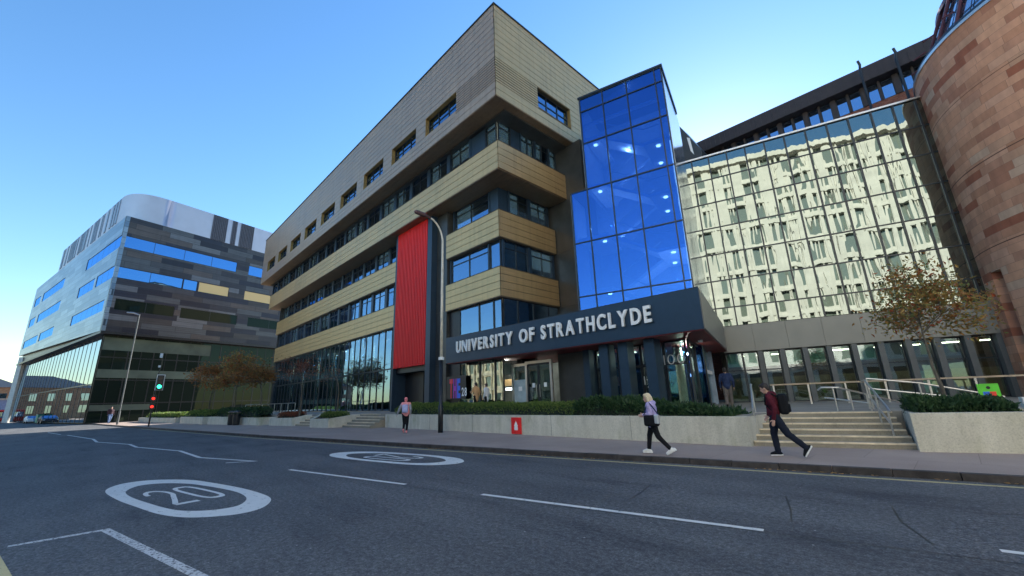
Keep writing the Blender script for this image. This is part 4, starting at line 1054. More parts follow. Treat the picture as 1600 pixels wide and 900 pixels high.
rail('steel handrail curving at the head of the steps behind the walking man', [[stp(1.95, 2.6, 1.60), stp(2.05, 2.5, 1.68), stp(2.5, 2.6, 1.66), stp(3.3, 3.6, 1.42), stp(4.3, 4.8, 1.12)], [stp(2.1, 2.6, 1.36), stp(3.3, 3.6, 1.14)]],
     [(stp(2.35, 2.55), 0.95, 1.66), (stp(2.8, 3.0), 0.95, 1.56), (stp(3.3, 3.6), 0.95, 1.42)])
rail('steel handrail sloping down behind the right planter hedge', [[stp(3.4, 3.6, 1.92), stp(4.6, 3.4, 1.72), stp(6.4, 3.6, 1.25)], [stp(3.4, 3.6, 1.6), stp(5.2, 3.4, 1.3)]], [(stp(3.4, 3.6), 0.95, 1.92), (stp(4.6, 3.4), 0.95, 1.72)])
rail('upright steel handrail at the left edge of the wide steps', [[stp(0.1, 0.35, 1.08), stp(0.1, 0.5, 1.12), stp(0.1, 2.2, 1.86), stp(0.1, 2.6, 1.86)]], [(stp(0.1, 0.5), 0.26, 1.12), (stp(0.1, 2.2), 0.95, 1.86)], r=0.03)
tm = pbr('pale_timber', (0.42, 0.32, 0.22), 0.6)
t = thing('leaning_rail', 'long timber topped rail standing in front of the hall windows', 'rail', (-6.6, 24.5, 0.95), R_(15))
g = G(); g.box(0, 10.5, 0, 0.14, 0.92, 0.99); g.build('top_rail', tm, t)
for k in range(8): g = G(); g.box(0.1+k*1.46, 0.17+k*1.46, 0.03, 0.10, 0, 0.92); g.build('post', M['steel'], t)
# red plaque with a small white crest on the planter wall
pq = thing('wall_plaque', 'red plaque with small white crest fixed to the long planter wall', 'plaque', (-13.93, 13.47, 0.14))
g = G(); g.box(-0.31, 0.31, -0.02, 0.02, 0.0, 0.70); g.build('board', M['red'], pq)
g = G(); cs = [(-0.075, 0.16), (0.075, 0.16), (0.09, 0.22), (0.07, 0.34), (0.1, 0.36), (0.06, 0.40), (0.05, 0.47), (0.015, 0.49), (0, 0.56), (-0.015, 0.49), (-0.05, 0.47), (-0.06, 0.40), (-0.1, 0.36), (-0.07, 0.34), (-0.09, 0.22)]
g.add([(x*1.3, -0.022, z) for x, z in cs]+[(x*1.3, -0.030, z) for x, z in cs], [tuple(range(15, 30))]+[(i, (i+1) % 15, 15+(i+1) % 15, 15+i) for i in range(15)]); g.build('crest', M['white'], pq)
# green sign and small white boxes behind the right hedge
sg = thing('green_sign', 'bright green panel sign with blue and red squares behind the right hedge', 'sign', (0.54, 16.75, 0.95), R_(14))
gm = pbr('lime_board', (0.12, 0.62, 0.04), 0.5); bm_ = pbr('sign_blue', (0.03, 0.16, 0.75), 0.5); rm_ = pbr('sign_red', (0.8, 0.06, 0.03), 0.5)
sg.location.z = 1.13
g = G(); g.box(-0.2, 0.2, 0, 0.03, 0.12, 0.5); g.build('board', gm, sg)
g = G(); g.box(-0.12, 0.0, -0.006, -0.001, 0.18, 0.30); g.build('blue_square', bm_, sg); g = G(); g.box(0.004, 0.12, -0.006, -0.001, 0.18, 0.30); g.build('red_square', rm_, sg)
g = G(); g.tube([(0, -0.004, 0.40), (0, 0.0, 0.40)], 0.04, 12); g.build('dark_badge', M['black'], sg)
g = G(); g.box(-0.16, -0.12, 0.03, 0.06, -0.18, 0.4); g.box(0.12, 0.16, 0.03, 0.06, -0.18, 0.4); g.build('leg', M['black'], sg)
for x, y, w, lb in ((-0.12, 17.0, 0.34, 'white low notice box left of the green sign'), (1.15, 16.6, 0.22, 'small pale box right of the green sign')):
    o = thing('notice_box', lb, 'box', (x, y, 0.95), R_(14)); g = G(); g.box(-w/2, w/2, 0, 0.2, 0.05, 0.33); g.build('case', M['white'], o); g = G(); g.box(-w/2+.03, w/2-.03, 0.03, 0.17, 0, 0.05); g.build('foot', M['black'], o)

# ------------------------------------------------------------ street lamps, signal, bins
cream = pbr('cream_pole', (0.66, 0.60, 0.48), 0.55, 0.0)
lp = thing('street_lamp', 'tall street lamp with cream shaft, black base and curved arm before the red panel', 'street lamp', (-18.49, 12.53, 0.12))
g = G(); g.tube([(0, 0, 0), (0, 0, 1.3), (0, 0, 1.34), (0, 0, 3.62)], [0.13, 0.13, 0.095, 0.09], 16); g.build('base', M['black'], lp, smooth=True)
g = G(); g.tube([(0, 0, 3.63), (0, 0, 3.78)], 0.15, 14); g.build('collar', M['white'], lp)
pts = [(0, 0, 3.79), (0, 0, 7), (0, 0, 10.2)]; rs = [0.085, 0.075, 0.06]
for k in range(1, 9):
    a = math.pi/2*k/8*0.86; pts.append((0, -1.05*(1-math.cos(a)), 10.2+1.35*math.sin(a))); rs.append(0.052)
g = G(); g.tube(pts, rs, 12); g.build('shaft', cream, lp, smooth=True)
e = pts[-1]
g = G(); g.tube([(0, e[1]+0.05, e[2]-0.01), (0, e[1]-0.25, e[2]+0.05), (0, e[1]-0.42, e[2]+0.07), (0, e[1]-0.95, e[2]+0.10), (0, e[1]-1.05, e[2]+0.10)], [0.05, 0.06, 0.13, 0.12, 0.04], 12); g.build('lamp_head', pbr('lamp_head', (0.10, 0.05, 0.05), 0.5), lp)
lp2 = thing('street_lamp', 'slim grey street lamp by the far corner of the striped block', 'street lamp', (-74.2, 1.6, 0.12))
g = G(); g.tube([(0, 0, 0), (0, 0, 1.6), (0, 0, 1.62), (0, 0, 14.2)], [0.12, 0.12, 0.08, 0.06], 10); g.build('shaft', M['fin'], lp2)
g = G(); g.tube([(0, 0.02, 14.1), (-0.2, -0.7, 14.35), (-0.3, -1.3, 14.35)], [0.07, 0.1, 0.08], 8); g.build('lamp_head', M['steel'], lp2)
# traffic signal
tl = thing('traffic_signal', 'traffic signal pole showing green above two red pedestrian lamps', 'traffic signal', (-57.1, 3.6, 0.12), R_(84))
g = G(); g.tube([(0, 0, 0), (0, 0, 5.0)], 0.07, 12); g.tube([(0, 0, 5.0), (0.15, 0, 6.2), (0.12, 0, 7.4)], [0.05, 0.04, 0.04], 8); g.build('pole', M['black'], tl)
# viewing direction from the signal to the camera is about -y after the turn
g = G(); g.box(-0.05, 0.62, -0.16, -0.10, 3.55, 5.15); g.build('backboard', M['white'], tl)
g = G(); g.box(0.02, 0.55, -0.36, -0.162, 3.62, 5.08); h_ = g.build('signal_head', M['black'], tl)
gon = emit('green_lamp', (0.02, 0.9, 0.45), 3.0); roff = pbr('dim_lens', (0.03, 0.01, 0.01), 0.3); ron = emit('red_lamp', (1.0, 0.03, 0.02), 0.9)
for z, m_ in ((4.8, roff), (4.38, roff), (3.93, gon)):
    g = G(); g.tube([(0.285, -0.362, z), (0.285, -0.38, z)], 0.17, 18); g.build('lens', m_, h_)
    g = G()
    for k in range(10):
        a0, a1 = math.pi*k/10, math.pi*(k+1)/10; g.add([(0.285+0.19*math.cos(a0), -0.362, z+0.19*math.sin(a0)), (0.285+0.19*math.cos(a1), -0.362, z+0.19*math.sin(a1)), (0.285+0.19*math.cos(a1), -0.55, z+0.19*math.sin(a1)), (0.285+0.19*math.cos(a0), -0.55, z+0.19*math.sin(a0))], [(0, 1, 2, 3)])
    g.build('hood', M['black'], h_)
for z in (2.75, 1.95):
    g = G(); g.box(-0.2, 0.2, -0.3, 0.08, z-0.27, z+0.3); b_ = g.build('pedestrian_unit', M['black'], tl)
    g = G(); g.tube([(0, -0.305, z), (0, -0.33, z)], 0.13, 16); g.build('lens', ron, b_)
g = G(); g.box(-0.12, 0.12, -0.14, 0.1, 6.9, 7.35); g.box(-.1, .1, -.12, .1, 5.9, 6.1); g.build('camera_unit', M['white'], tl)
for i, (x, y) in enumerate(((-47.9, 8.95), (-46.9, 9.15))):
    b_ = thing('litter_bin', 'black cylindrical litter bin on the pavement, %s of the pair' % ('left' if i == 0 else 'right'), 'bin', (x, y, 0.12), 0, 'litter bins by the planters')
    g = G(); g.tube([(0, 0, 0), (0, 0, 0.08), (0, 0, 0.95)], [0.26, 0.30, 0.33], 16); g.build('body', M['black'], b_)
    g = G(); g.tube([(0, 0, 1.1), (0, 0, 1.2), (0, 0, 1.3)], [0.35, 0.34, 0.16], 16); g.tube([(0.28, 0, 0.9), (0.28, 0, 1.12)], .03, 6); g.tube([(-0.28, 0, 0.9), (-0.28, 0, 1.12)], .03, 6); g.build('hood', M['charcoal'], b_)
# bollard-like posts and low fence by the far planters
t = thing('railing', 'low black railing before the dark glass of the striped block', 'railing', (-44.5, 13.4, 0.95), R_(8))
g = G(); g.tube([(0, 0, 1.0), (-12, 0, 1.0)], 0.03, 6); g.build('rail', M['steel'], t)
for k in range(9): g = G(); g.tube([(-k*1.5, 0, 0), (-k*1.5, 0, 1.0)], 0.03, 6); g.build('post', M['steel'], t)

# ------------------------------------------------------------ foliage
def leafmat(name, cols, trans=0.4):
    m, t = mat(name); oi = nd(t, 'ShaderNodeNewGeometry'); p = nd(t, 'ShaderNodeBsdfPrincipled')
    c = ramp(t, oi.outputs['Random Per Island'], [(i/max(1, len(cols)-1), k) for i, k in enumerate(cols)])
    t.links.new(c, p.inputs['Base Color']); p.inputs['Roughness'].default_value = 0.55
    tr = nd(t, 'ShaderNodeBsdfTranslucent'); t.links.new(c, tr.inputs[0]); mx = nd(t, 'ShaderNodeMixShader'); mx.inputs[0].default_value = trans
    t.links.new(p.outputs[0], mx.inputs[1]); t.links.new(tr.outputs[0], mx.inputs[2]); out(t, mx.outputs[0]); return m
L_hedge = leafmat('hedge_leaves', [(0.05, 0.11, 0.02), (0.10, 0.18, 0.035), (0.22, 0.27, 0.06), (0.14, 0.22, 0.05)])
L_dark = leafmat('juniper_leaves', [(0.018, 0.05, 0.022), (0.035, 0.085, 0.03), (0.07, 0.13, 0.045)])
L_aut = leafmat('autumn_leaves', [(0.24, 0.09, 0.02), (0.45, 0.20, 0.05), (0.17, 0.17, 0.045), (0.52, 0.30, 0.08), (0.30, 0.24, 0.07), (0.42, 0.07, 0.02), (0.16, 0.16, 0.05)])
L_row = leafmat('rowan_leaves', [(0.13, 0.16, 0.045), (0.42, 0.17, 0.04), (0.20, 0.22, 0.06), (0.50, 0.28, 0.07), (0.15, 0.18, 0.05), (0.34, 0.24, 0.07), (0.40, 0.08, 0.025), (0.18, 0.20, 0.06)])
L_brown = leafmat('brown_leaves', [(0.20, 0.07, 0.02), (0.36, 0.13, 0.03), (0.13, 0.10, 0.03), (0.42, 0.18, 0.05)])
L_red = leafmat('red_brown_leaves', [(0.20, 0.04, 0.02), (0.28, 0.09, 0.04), (0.12, 0.05, 0.02)])
bark = pbr('bark', (0.10, 0.085, 0.065), 0.9, var=0.4, nscale=12, bmp=0.6, stretch=(1, 1, 0.2))
def leaf(g, p, s, up=None, asp=0.5):
    d = Vector((random.gauss(0, 1), random.gauss(0, 1), random.gauss(0, 0.8)))
    if up is not None: d = d*0.6+Vector(up)
    if d.length < 1e-3: d = Vector((0, 0, 1))
    d.normalize(); a = d.orthogonal().normalized(); a.rotate(Matrix.Rotation(random.uniform(0, 6.28), 3, d)); 
    w = a*s*asp*0.5; l = d*s
    p = Vector(p); n = d.cross(a)*s*0.12
    g.add([p, p+l*0.45+w+n, p+l, p+l*0.45-w+n], [(0, 1, 2, 3)])
def hedge(name, label, poly_fn, n, L, leafm, size=(0.05, 0.11), cat='hedge', seed=3, spike=0.0, core=None):
    """poly_fn(u,v) -> (x, y, zbottom, ztop) over the unit square"""
    random.seed(seed)
    o = poly_fn(0.5, 0.5); t = thing(name, label, cat, (o[0], o[1], o[2])); X = Matrix.Translation(-Vector(o[:3]))
    g = G(X); NU, NV = 60, 6; vs = []
    for i in range(NU+1):
        for j in range(NV+1):
            x, y, z0, z1 = poly_fn(i/NU, j/NV); e = min(j, NV-j)/NV*2; ez = min(i, NU-i, 3)/3
            vs.append((x, y, z0+(z1-z0)*(0.15+0.66*min(1, 1.6*e))*(0.4+0.6*ez)+random.uniform(-.03, .03)))
    g.add(vs, [(i*(NV+1)+j, (i+1)*(NV+1)+j, (i+1)*(NV+1)+j+1, i*(NV+1)+j+1) for i in range(NU) for j in range(NV)])
    g.build('branches', core or M['hedge_core'], t)
    g = G(X)
    for _ in range(n):
        u, v = random.random(), random.random()
        v = 0.5+(v-0.5)*random.choice([1, 1, 0.98])
        x, y, z0, z1 = poly_fn(u, v)
        e = 1-abs(2*v-1)**8; ee = min(1, min(u, 1-u)*30)
        lump = 0.10*noise.noise(Vector((x*1.4, y*1.4, 0)))+0.06*noise.noise(Vector((x*4, y*4, 5)))
        zt = z0+(z1-z0)*(0.55+0.45*e)*(0.5+0.5*ee)+lump
        z = zt-abs(random.gauss(0, 0.12)) if random.random() < 0.6 else random.uniform(z0, zt)
        nrm = (0, -0.6 if v < .5 else .6, 0.9)
        s = random.uniform(*size)
        if random.random() < spike: s *= 1.8
        leaf(g, (x, y, max(z, z0)), s, nrm, 0.45)
    g.build('foliage', leafm, t)
    return t
M['hedge_core'] = pbr('hedge_core', (0.012, 0.02, 0.008), 0.95, var=0.4, nscale=10)
hedge('hedge', 'long trimmed green hedge filling the planter below the lettered canopy',
      lambda u, v: (-25.4+u*14.6, 13.62+v*1.5, 0.86, 1.56-0.14*u), 26000, 0, L_hedge)
hedge('spreading_shrub', 'darker loose evergreen shrub at the step end of the long planter',
      lambda u, v: (-10.9+u*6.1, 13.62+v*1.5, 0.86, 1.52-0.50*max(0, u-0.35)/0.65), 13000, 0, L_dark, seed=5, size=(0.06, 0.14), spike=0.2, cat='shrub')
hedge('low_hedge', 'low dark evergreen hedge in the right planter by the steps',
      lambda u, v: (-0.85+u*1.75-v*0.35, 14.5+u*0.6+v*1.5, 0.90, 1.34-0.10*u), 9000, 0, L_dark, seed=6, size=(0.05, 0.11), spike=0.2)
hedge('low_hedge', 'low green clump on the long pale planter behind the traffic signal', lambda u, v: (-85+u*17, 5.0+u*2.1+v*1.4, 0.65, 1.25), 5000, 0, L_hedge, seed=8, size=(0.15, 0.3))
hedge('low_hedge', 'ivy and low green growth under the leftmost brown tree', lambda u, v: (-64.5+u*8.5, 7.4+u*0.8+v*1.8, 0.75, 1.45), 4500, 0, L_hedge, seed=9, size=(0.12, 0.25))
hedge('low_hedge', 'dark bushy growth beside the litter bins', lambda u, v: (-54.3+u*11, 8.8+u*1.2+v*1.3, 0.75, 1.6), 4500, 0, L_dark, seed=10, size=(0.12, 0.25))
hedge('red_shrub', 'rust red low shrubs in the planter with the bare young tree', lambda u, v: (-40.8+u*3.5, 10.9+u*0.5+v*0.9, 0.65, 1.15), 2500, 0, L_red, seed=12, size=(0.06, 0.15), cat='shrub')
hedge('green_clump', 'small bright green clump on the angular planter beside the steps', lambda u, v: (-33.6+u*3.0, 11.9+u*0.4+v*0.7, 0.66, 1.1), 2500, 0, L_hedge, seed=13, size=(0.06, 0.15), cat='shrub')

def tree(name, label, base, h, crown_r, crown_z0, trunk_r, lean, nleaf, leafm, seed, lsize=(0.05, 0.1), sparse=1.0, group=None, depth=4):
    random.seed(seed); t = thing(name, label, 'tree', base, 0, group)
    g = G(); tips = []
    def branch(p, d, L, r, lev):
        n = 4; pts = [p]; q = p.copy(); dd = d.copy()
        for k in range(n):
            dd = (dd+Vector((random.gauss(0, .10), random.gauss(0, .10), random.gauss(0.03, .06)))).normalized(); q = q+dd*L/n; pts.append(q.copy())
        g.tube(pts, [r*(1-0.45*k/n) for k in range(n+1)], 6 if lev > 0 else 10, caps=False)
        if lev >= depth: tips.append((pts[-1], dd)); tips.append((pts[2], dd)); return
        m = random.choice([2, 3, 3]) if lev else 6
        for k in range(m):
            a = dd.orthogonal().normalized(); a.rotate(Matrix.Rotation(6.28*k/m+random.uniform(-.6, .6), 3, dd))
            nd_ = (dd*random.uniform(.45, .9)+a*random.uniform(.45, .9)); nd_.z = max(nd_.z, -0.45 if lev else -0.05); nd_.normalize()
            st = pts[random.choice([2, 3, 4])] if lev else pts[random.choice([2, 3, 4, 4])]
            branch(st, nd_, L*random.uniform(.55, .8), r*0.5, lev+1)
        if lev >= 2: tips.append((pts[-1], dd))
    top = Vector(lean)*crown_z0+Vector((0, 0, crown_z0))
    tp = [Vector((0, 0, -0.1)), Vector(lean)*crown_z0*0.45+Vector((0.03, 0, crown_z0*0.5)), top]
    g.tube(tp, [trunk_r, trunk_r*0.8, trunk_r*0.62], 12, caps=False)
    L0 = (h-crown_z0)*0.42
    branch(top, (Vector(lean)*0.6+Vector((0, 0, 1))).normalized(), L0, trunk_r*0.6, 0)
    cz = (h+crown_z0)/2
    g.build('trunk', bark, t)
    g = G(); per = max(1, int(nleaf/max(1, len(tips))))
    for p, d in tips:
        if random.random() > sparse: continue
        for _ in range(per):
            o = Vector((random.gauss(0, 1), random.gauss(0, 1), random.gauss(0, .7)))*crown_r*0.13
            leaf(g, p+o, random.uniform(*lsize), None, 0.42)
    g.build('crown', leafm, t)
    return t
tree('rowan_tree', 'rowan with sparse orange and olive leaves behind the right planter', (-0.32, 17.4, 0.95), 4.25, 1.8, 1.25, 0.06, (-0.06, 0, 0), 4200, L_row, 21, (0.08, 0.175), 0.92)
tree('young_tree', 'leftmost brown leaved young tree beside the traffic signal', (-59.6, 8.8, 0.75), 6.3, 2.6, 1.6, 0.10, (0.02, 0, 0), 2300, L_brown, 31, (0.17, 0.36), 0.85, 'brown trees by the striped block')
tree('young_tree', 'middle brown leaved young tree with an olive top by the striped block', (-55.2, 10.4, 0.75), 6.6, 2.6, 1.6, 0.10, (0.0, 0, 0), 2300, L_aut, 32, (0.17, 0.36), 0.85, 'brown trees by the striped block')
tree('young_tree', 'brown leaved young tree nearest the bronze building corner', (-51.0, 12.0, 0.95), 6.0, 2.6, 1.6, 0.10, (0.0, 0, 0), 2300, L_brown, 33, (0.17, 0.36), 0.85, 'brown trees by the striped block')
tree('young_tree', 'thin red leaved sapling before the long glazing, nearer the brown trees', (-37.2, 11.6, 0.8), 5.2, 1.4, 1.9, 0.08, (0.0, 0, 0), 1300, L_red, 34, (0.09, 0.18), 0.7, 'saplings before the long glazing')
tree('young_tree', 'nearly bare pale sapling before the long glazing, nearer the red panel', (-33.6, 13.2, 0.8), 4.6, 1.2, 1.9, 0.07, (0.0, 0, 0), 260, L_red, 35, (0.09, 0.16), 0.5, 'saplings before the long glazing', depth=3)
# fallen leaves on the gutter: too many and too small to count
random.seed(4); g = G()
for _ in range(150):
    x = random.choice([-13.6, -9.6, -7.3, -2.6, 0.0, -20, -30])+random.gauss(0, 0.6)
    for (a, b), (c_, d_) in zip(KERB, KERB[1:]):
        if a <= x < c_: y = b+(d_-b)*(x-a)/(c_-a)
    g_ = random.random(); yy = y-abs(random.gauss(0, 0.06))-0.03; s = random.uniform(0.02, 0.05); t0 = random.uniform(0, 6.28)
    g.add([(x+s*math.cos(t0+q), yy+s*math.sin(t0+q)*0.7, 0.012+random.uniform(0, .01)) for q in (0, 1.7, 3.1, 4.6)], [(0, 1, 2, 3)])
o = g.build('fallen_leaves', pbr('fallen_leaf', (0.45, 0.24, 0.06), 0.8, var=0.5, nscale=20)); tag(o, 'yellow fallen leaves scattered along the kerb', 'leaves', kind='stuff')
# ------------------------------------------------------------ people
def cloth(name, col, var=0.15, rough=0.9): return pbr(name, col, rough, 0, var, 14, 0.3, 60, 0.2)
skin = pbr('skin', (0.55, 0.33, 0.25), 0.55, var=0.06)
def remesh(o, vs, sm=4):
    r = o.modifiers.new('remesh', 'REMESH'); r.mode = 'VOXEL'; r.voxel_size = vs; r.use_smooth_shade = True
    s = o.modifiers.new('smooth', 'SMOOTH'); s.iterations = sm; s.factor = 0.5
fold_t = bpy.data.textures.new('folds', 'CLOUDS'); fold_t.noise_scale = 0.085; fold_t.noise_depth = 1
def folds(o, s=0.030):
    m = o.modifiers.new('folds', 'DISPLACE'); m.texture = fold_t; m.strength = s; m.mid_level = 0.5; m.texture_coords = 'LOCAL'
def person(label, loc, head_deg, P, top, legs, shoes, hair, sk=skin, vox=0.012, hairlong=False, sole=None, hood=None, group=None, hem=0.0, scale=1.0):
    """P: joints in metres, x forward, y to the left, z up"""
    t = thing('person', label, 'person', loc, R_(head_deg), group); t.scale = (scale,)*3
    V = {k: Vector(v) for k, v in P.items()}
    fwd = V.get('look', Vector((1, 0, 0))).normalized()
    g = G(); hd = V['head']
    rot = fwd.to_track_quat('X', 'Z').to_matrix()
    g.ell(hd+Vector((0, 0, 0.01)), (0.095, 0.075, 0.115), rot=rot)
    g.ell(hd+rot @ Vector((0.035, 0, -0.055)), (0.058, 0.052, 0.062), rot=rot)
    g.capsule(hd+rot @ Vector((0.088, 0, 0.01)), 0.010, hd+rot @ Vector((0.108, 0, -0.022)), 0.014)
    for s in (-1, 1): g.ell(hd+rot @ Vector((-0.005, s*0.078, -0.005)), (0.018, 0.010, 0.032), rot=rot)
    g.ell(hd+rot @ Vector((0.088, 0, -0.055)), (0.012, 0.024, 0.008), rot=rot)
    g.capsule(hd+rot @ Vector((-0.02, 0, -0.07)), 0.052, V['neck'], 0.058)
    ch, hp = V['chest'], V['hip']
    yw = V.get('shyaw', Vector((0, 1, 0)))
    g.ell(ch, (0.115, 0.165, 0.20)); g.ell((ch+hp)/2, (0.10, 0.135, 0.20)); g.ell(hp+Vector((0, 0, 0.03)), (0.115, 0.16, 0.13))
    for s in 'LR':
        sh, el, wr = V['sh'+s], V['el'+s], V['wr'+s]
        g.capsule(sh, 0.052, el, 0.040); g.capsule(el, 0.039, wr, 0.026); g.capsule(V['neck'], 0.05, sh, 0.05)
        d = (wr-el).normalized(); pal = wr+d*0.055
        sd = d.cross(Vector((1, 0, 0)) if abs(d.x) < .8 else Vector((0, 0, 1))).normalized()
        fw = sd.cross(d).normalized()
        if fw.x < 0: fw = -fw
        m3 = Matrix((sd, fw, d)).transposed()
        g.ell(pal, (0.016, 0.038, 0.052), rot=m3); g.capsule(wr, 0.024, pal, 0.02)
        inn = Vector((0, -1 if s == 'L' else 1, 0))*0.25
        for k, L in enumerate((0.066, 0.076, 0.072, 0.056)):
            b0 = pal+d*0.04+fw*(0.028-0.019*k); b1 = b0+(d*0.9+inn*0.4).normalized()*L*0.55; b2 = b1+(d*0.6+inn*1.6-fw*0.1).normalized()*L*0.5
            g.capsule(b0, 0.0095, b1, 0.009, 8); g.capsule(b1, 0.009, b2, 0.0075, 8)
        b0 = wr+d*0.03+fw*0.028; b1 = b0+(d*0.6+fw*0.8).normalized()*0.04; b2 = b1+(d*0.95+fw*0.25).normalized()*0.032
        g.capsule(b0, 0.012, b1, 0.011, 8); g.capsule(b1, 0.011, b2, 0.009, 8)
        hj, kn, an, to = V['hj'+s], V['kn'+s], V['an'+s], V['to'+s]
        g.capsule(hj, 0.085, kn, 0.055); g.capsule(kn, 0.054, an, 0.036); g.capsule(an-Vector((0.02, 0, 0.01)), 0.036, to, 0.028)
    b = g.build('body', sk, t); remesh(b, vox, 2)
    for s in (-1, 1):
        g = G(); g.ell(hd+rot @ Vector((0.088, s*0.032, 0.012)), (0.008, 0.013, 0.009), 8, 6, rot=rot); g.build('eye', M['black'], t)
    # upper garment
    g = G(); k = 0.022
    g.ell(ch, (0.125+k, 0.175+k, 0.21)); g.ell((ch+hp)/2, (0.118+k, 0.150+k, 0.22)); g.ell(hp+Vector((0, 0, 0.06-hem*0.5)), (0.125+k, 0.165+k, 0.11+hem*0.5)); g.capsule(hp+Vector((0, 0.05, 0.04)), 0.13, hp+Vector((0, 0.05, 0.04-hem*0.8)), 0.12); g.capsule(hp+Vector((0, -0.05, 0.04)), 0.13, hp+Vector((0, -0.05, 0.04-hem*0.8)), 0.12)
    for s in 'LR':
        sh, el, wr = V['sh'+s], V['el'+s], V['wr'+s]
        g.capsule(sh, 0.075, el, 0.058); g.capsule(el, 0.058, el+(wr-el)*0.93, 0.042); g.capsule(V['neck']-Vector((0, 0, 0.03)), 0.07, sh, 0.07)
    if hood: g.ell(V['neck']+Vector((-0.07, 0, 0.0)), (0.09, 0.12, 0.075))
    g.capsule(V['neck']-Vector((0, 0, 0.02)), 0.068, V['neck']+Vector((0, 0, 0.015)), 0.066)
    o = g.build('jacket' if hem else 'sweatshirt', top, t); remesh(o, vox*1.15, 5); folds(o)
    g = G()
    g.ell(hp+Vector((0, 0, 0.0)), (0.125, 0.165, 0.13))
    lk = 0.014 if legs[1] == 'tight' else 0.026
    for s in 'LR':
        hj, kn, an = V['hj'+s], V['kn'+s], V['an'+s]
        g.capsule(hj, 0.088+lk, kn, 0.056+lk); g.capsule(kn, 0.056+lk, kn+(an-kn)*(0.88 if legs[1] == 'tight' else 0.98), 0.040+lk)
    o = g.build('trousers', legs[0], t); remesh(o, vox*1.15, 4); folds(o, 0.008 if legs[1] == 'tight' else 0.022)
    for s in 'LR':
        an, to = V['an'+s], V['to'+s]; d = (to-an); d.normalize()
        g = G(); heel = an+Vector((-0.045, 0, -0.035)) if abs(d.z) < .5 else an-d*0.02+Vector((-0.05, 0, 0))
        g.capsule(heel, 0.045, an+(to-an)*0.5, 0.046); g.capsule(an+(to-an)*0.4, 0.047, to, 0.038); g.capsule(an, 0.046, an+Vector((0, 0, 0.02)), 0.047)
        o = g.build('shoe', shoes, t); remesh(o, vox*0.9, 2)
        if sole:
            up = (V['kn'+s]-an).normalized(); nrm = d.cross(Vector((0, 1, 0))).normalized()
            if nrm.z > 0: nrm = -nrm
            g = G(); a0 = heel-d*0.02+nrm*0.03; a1 = to+d*0.015+nrm*0.024
            g.capsule(a0, 0.022, a1, 0.020); g.capsule(a0+Vector((0, .026, 0)), .018, a1+Vector((0, .022, 0)), .016); g.capsule(a0-Vector((0, .026, 0)), .018, a1-Vector((0, .022, 0)), .016)
            o2 = g.build('sole', sole, o)
    if hair:
        g = G(); g.ell(hd+rot @ Vector((-0.020, 0, 0.035)), (0.098, 0.086, 0.105), rot=rot); g.ell(hd+rot @ Vector((0.035, 0, 0.085)), (0.062, 0.068, 0.042), rot=rot)
        g.ell(hd+rot @ Vector((-0.06, 0, -0.02)), (0.052, 0.074, 0.07), rot=rot)
        if hairlong:
            g.capsule(hd+Vector((-0.07, 0, 0)), 0.075, hd+Vector((-0.10, 0, -0.15)), 0.065); g.capsule(hd+Vector((-0.10, 0, -0.15)), 0.065, hd+Vector((-0.11, 0.0, -0.23)), 0.04)
            for s in (-1, 1): g.capsule(hd+rot @ Vector((-0.01, s*.07, 0.03)), 0.03, hd+Vector((-0.06, s*.075, -0.16)), 0.035)
        o = g.build('hair', hair, t); remesh(o, vox, 1)
    return t
blk = cloth('black_cloth', (0.010, 0.011, 0.014)); mar_c = cloth('maroon_cloth', (0.085, 0.012, 0.022)); lil = cloth('lilac_fleece', (0.42, 0.36, 0.60), 0.25)
pink = cloth('pink_cloth', (0.80, 0.30, 0.30)); wht = cloth('white_trainer', (0.78, 0.76, 0.72)); navy_c = cloth('navy_cloth', (0.022, 0.035, 0.085)); grey_c = cloth('grey_cloth', (0.30, 0.31, 0.34))
hair_b = pbr('dark_hair', (0.018, 0.012, 0.010), 0.6, var=0.4, nscale=30, stretch=(8, 8, 1)); hair_y = pbr('blond_hair', (0.62, 0.50, 0.32), 0.5, var=0.3, nscale=20, stretch=(8, 8, 1)); hair_p = pbr('pink_hair', (0.85, 0.22, 0.22), 0.5, var=0.2, nscale=20)
inkj = cloth('ink_jeans', (0.012, 0.016, 0.03))
HDG = 190
# walking man
P = dict(head=(0.10, 0, 1.575), look=(1, 0, -0.35), neck=(0.03, 0, 1.44), chest=(0.0, 0, 1.25), hip=(0.0, 0, 0.95),
         shL=(0.02, 0.19, 1.38), elL=(-0.06, 0.25, 1.10), wrL=(0.0, 0.24, 0.86), shR=(0.0, -0.19, 1.38), elR=(0.02, -0.25, 1.10), wrR=(0.14, -0.19, 0.93),
         hjR=(0.02, -0.09, 0.90), knR=(0.08, -0.09, 0.50), anR=(0.06, -0.09, 0.09), toR=(0.20, -0.10, 0.045),
         hjL=(-0.02, 0.09, 0.90), knL=(-0.22, 0.09, 0.52), anL=(-0.53, 0.09, 0.23), toL=(-0.47, 0.10, 0.07))
man = person('man with bowed head striding in maroon hoodie with black rucksack', (-3.22, 11.82, 0.12), HDG, P, mar_c, (inkj, 'loose'), blk, hair_b, vox=0.010, sole=wht, hood=True)
g = G(); g.ell((-0.02, 0, 0.885), (0.135, 0.175, 0.045)); g.build('shirt_hem', M['white'], man, smooth=True)
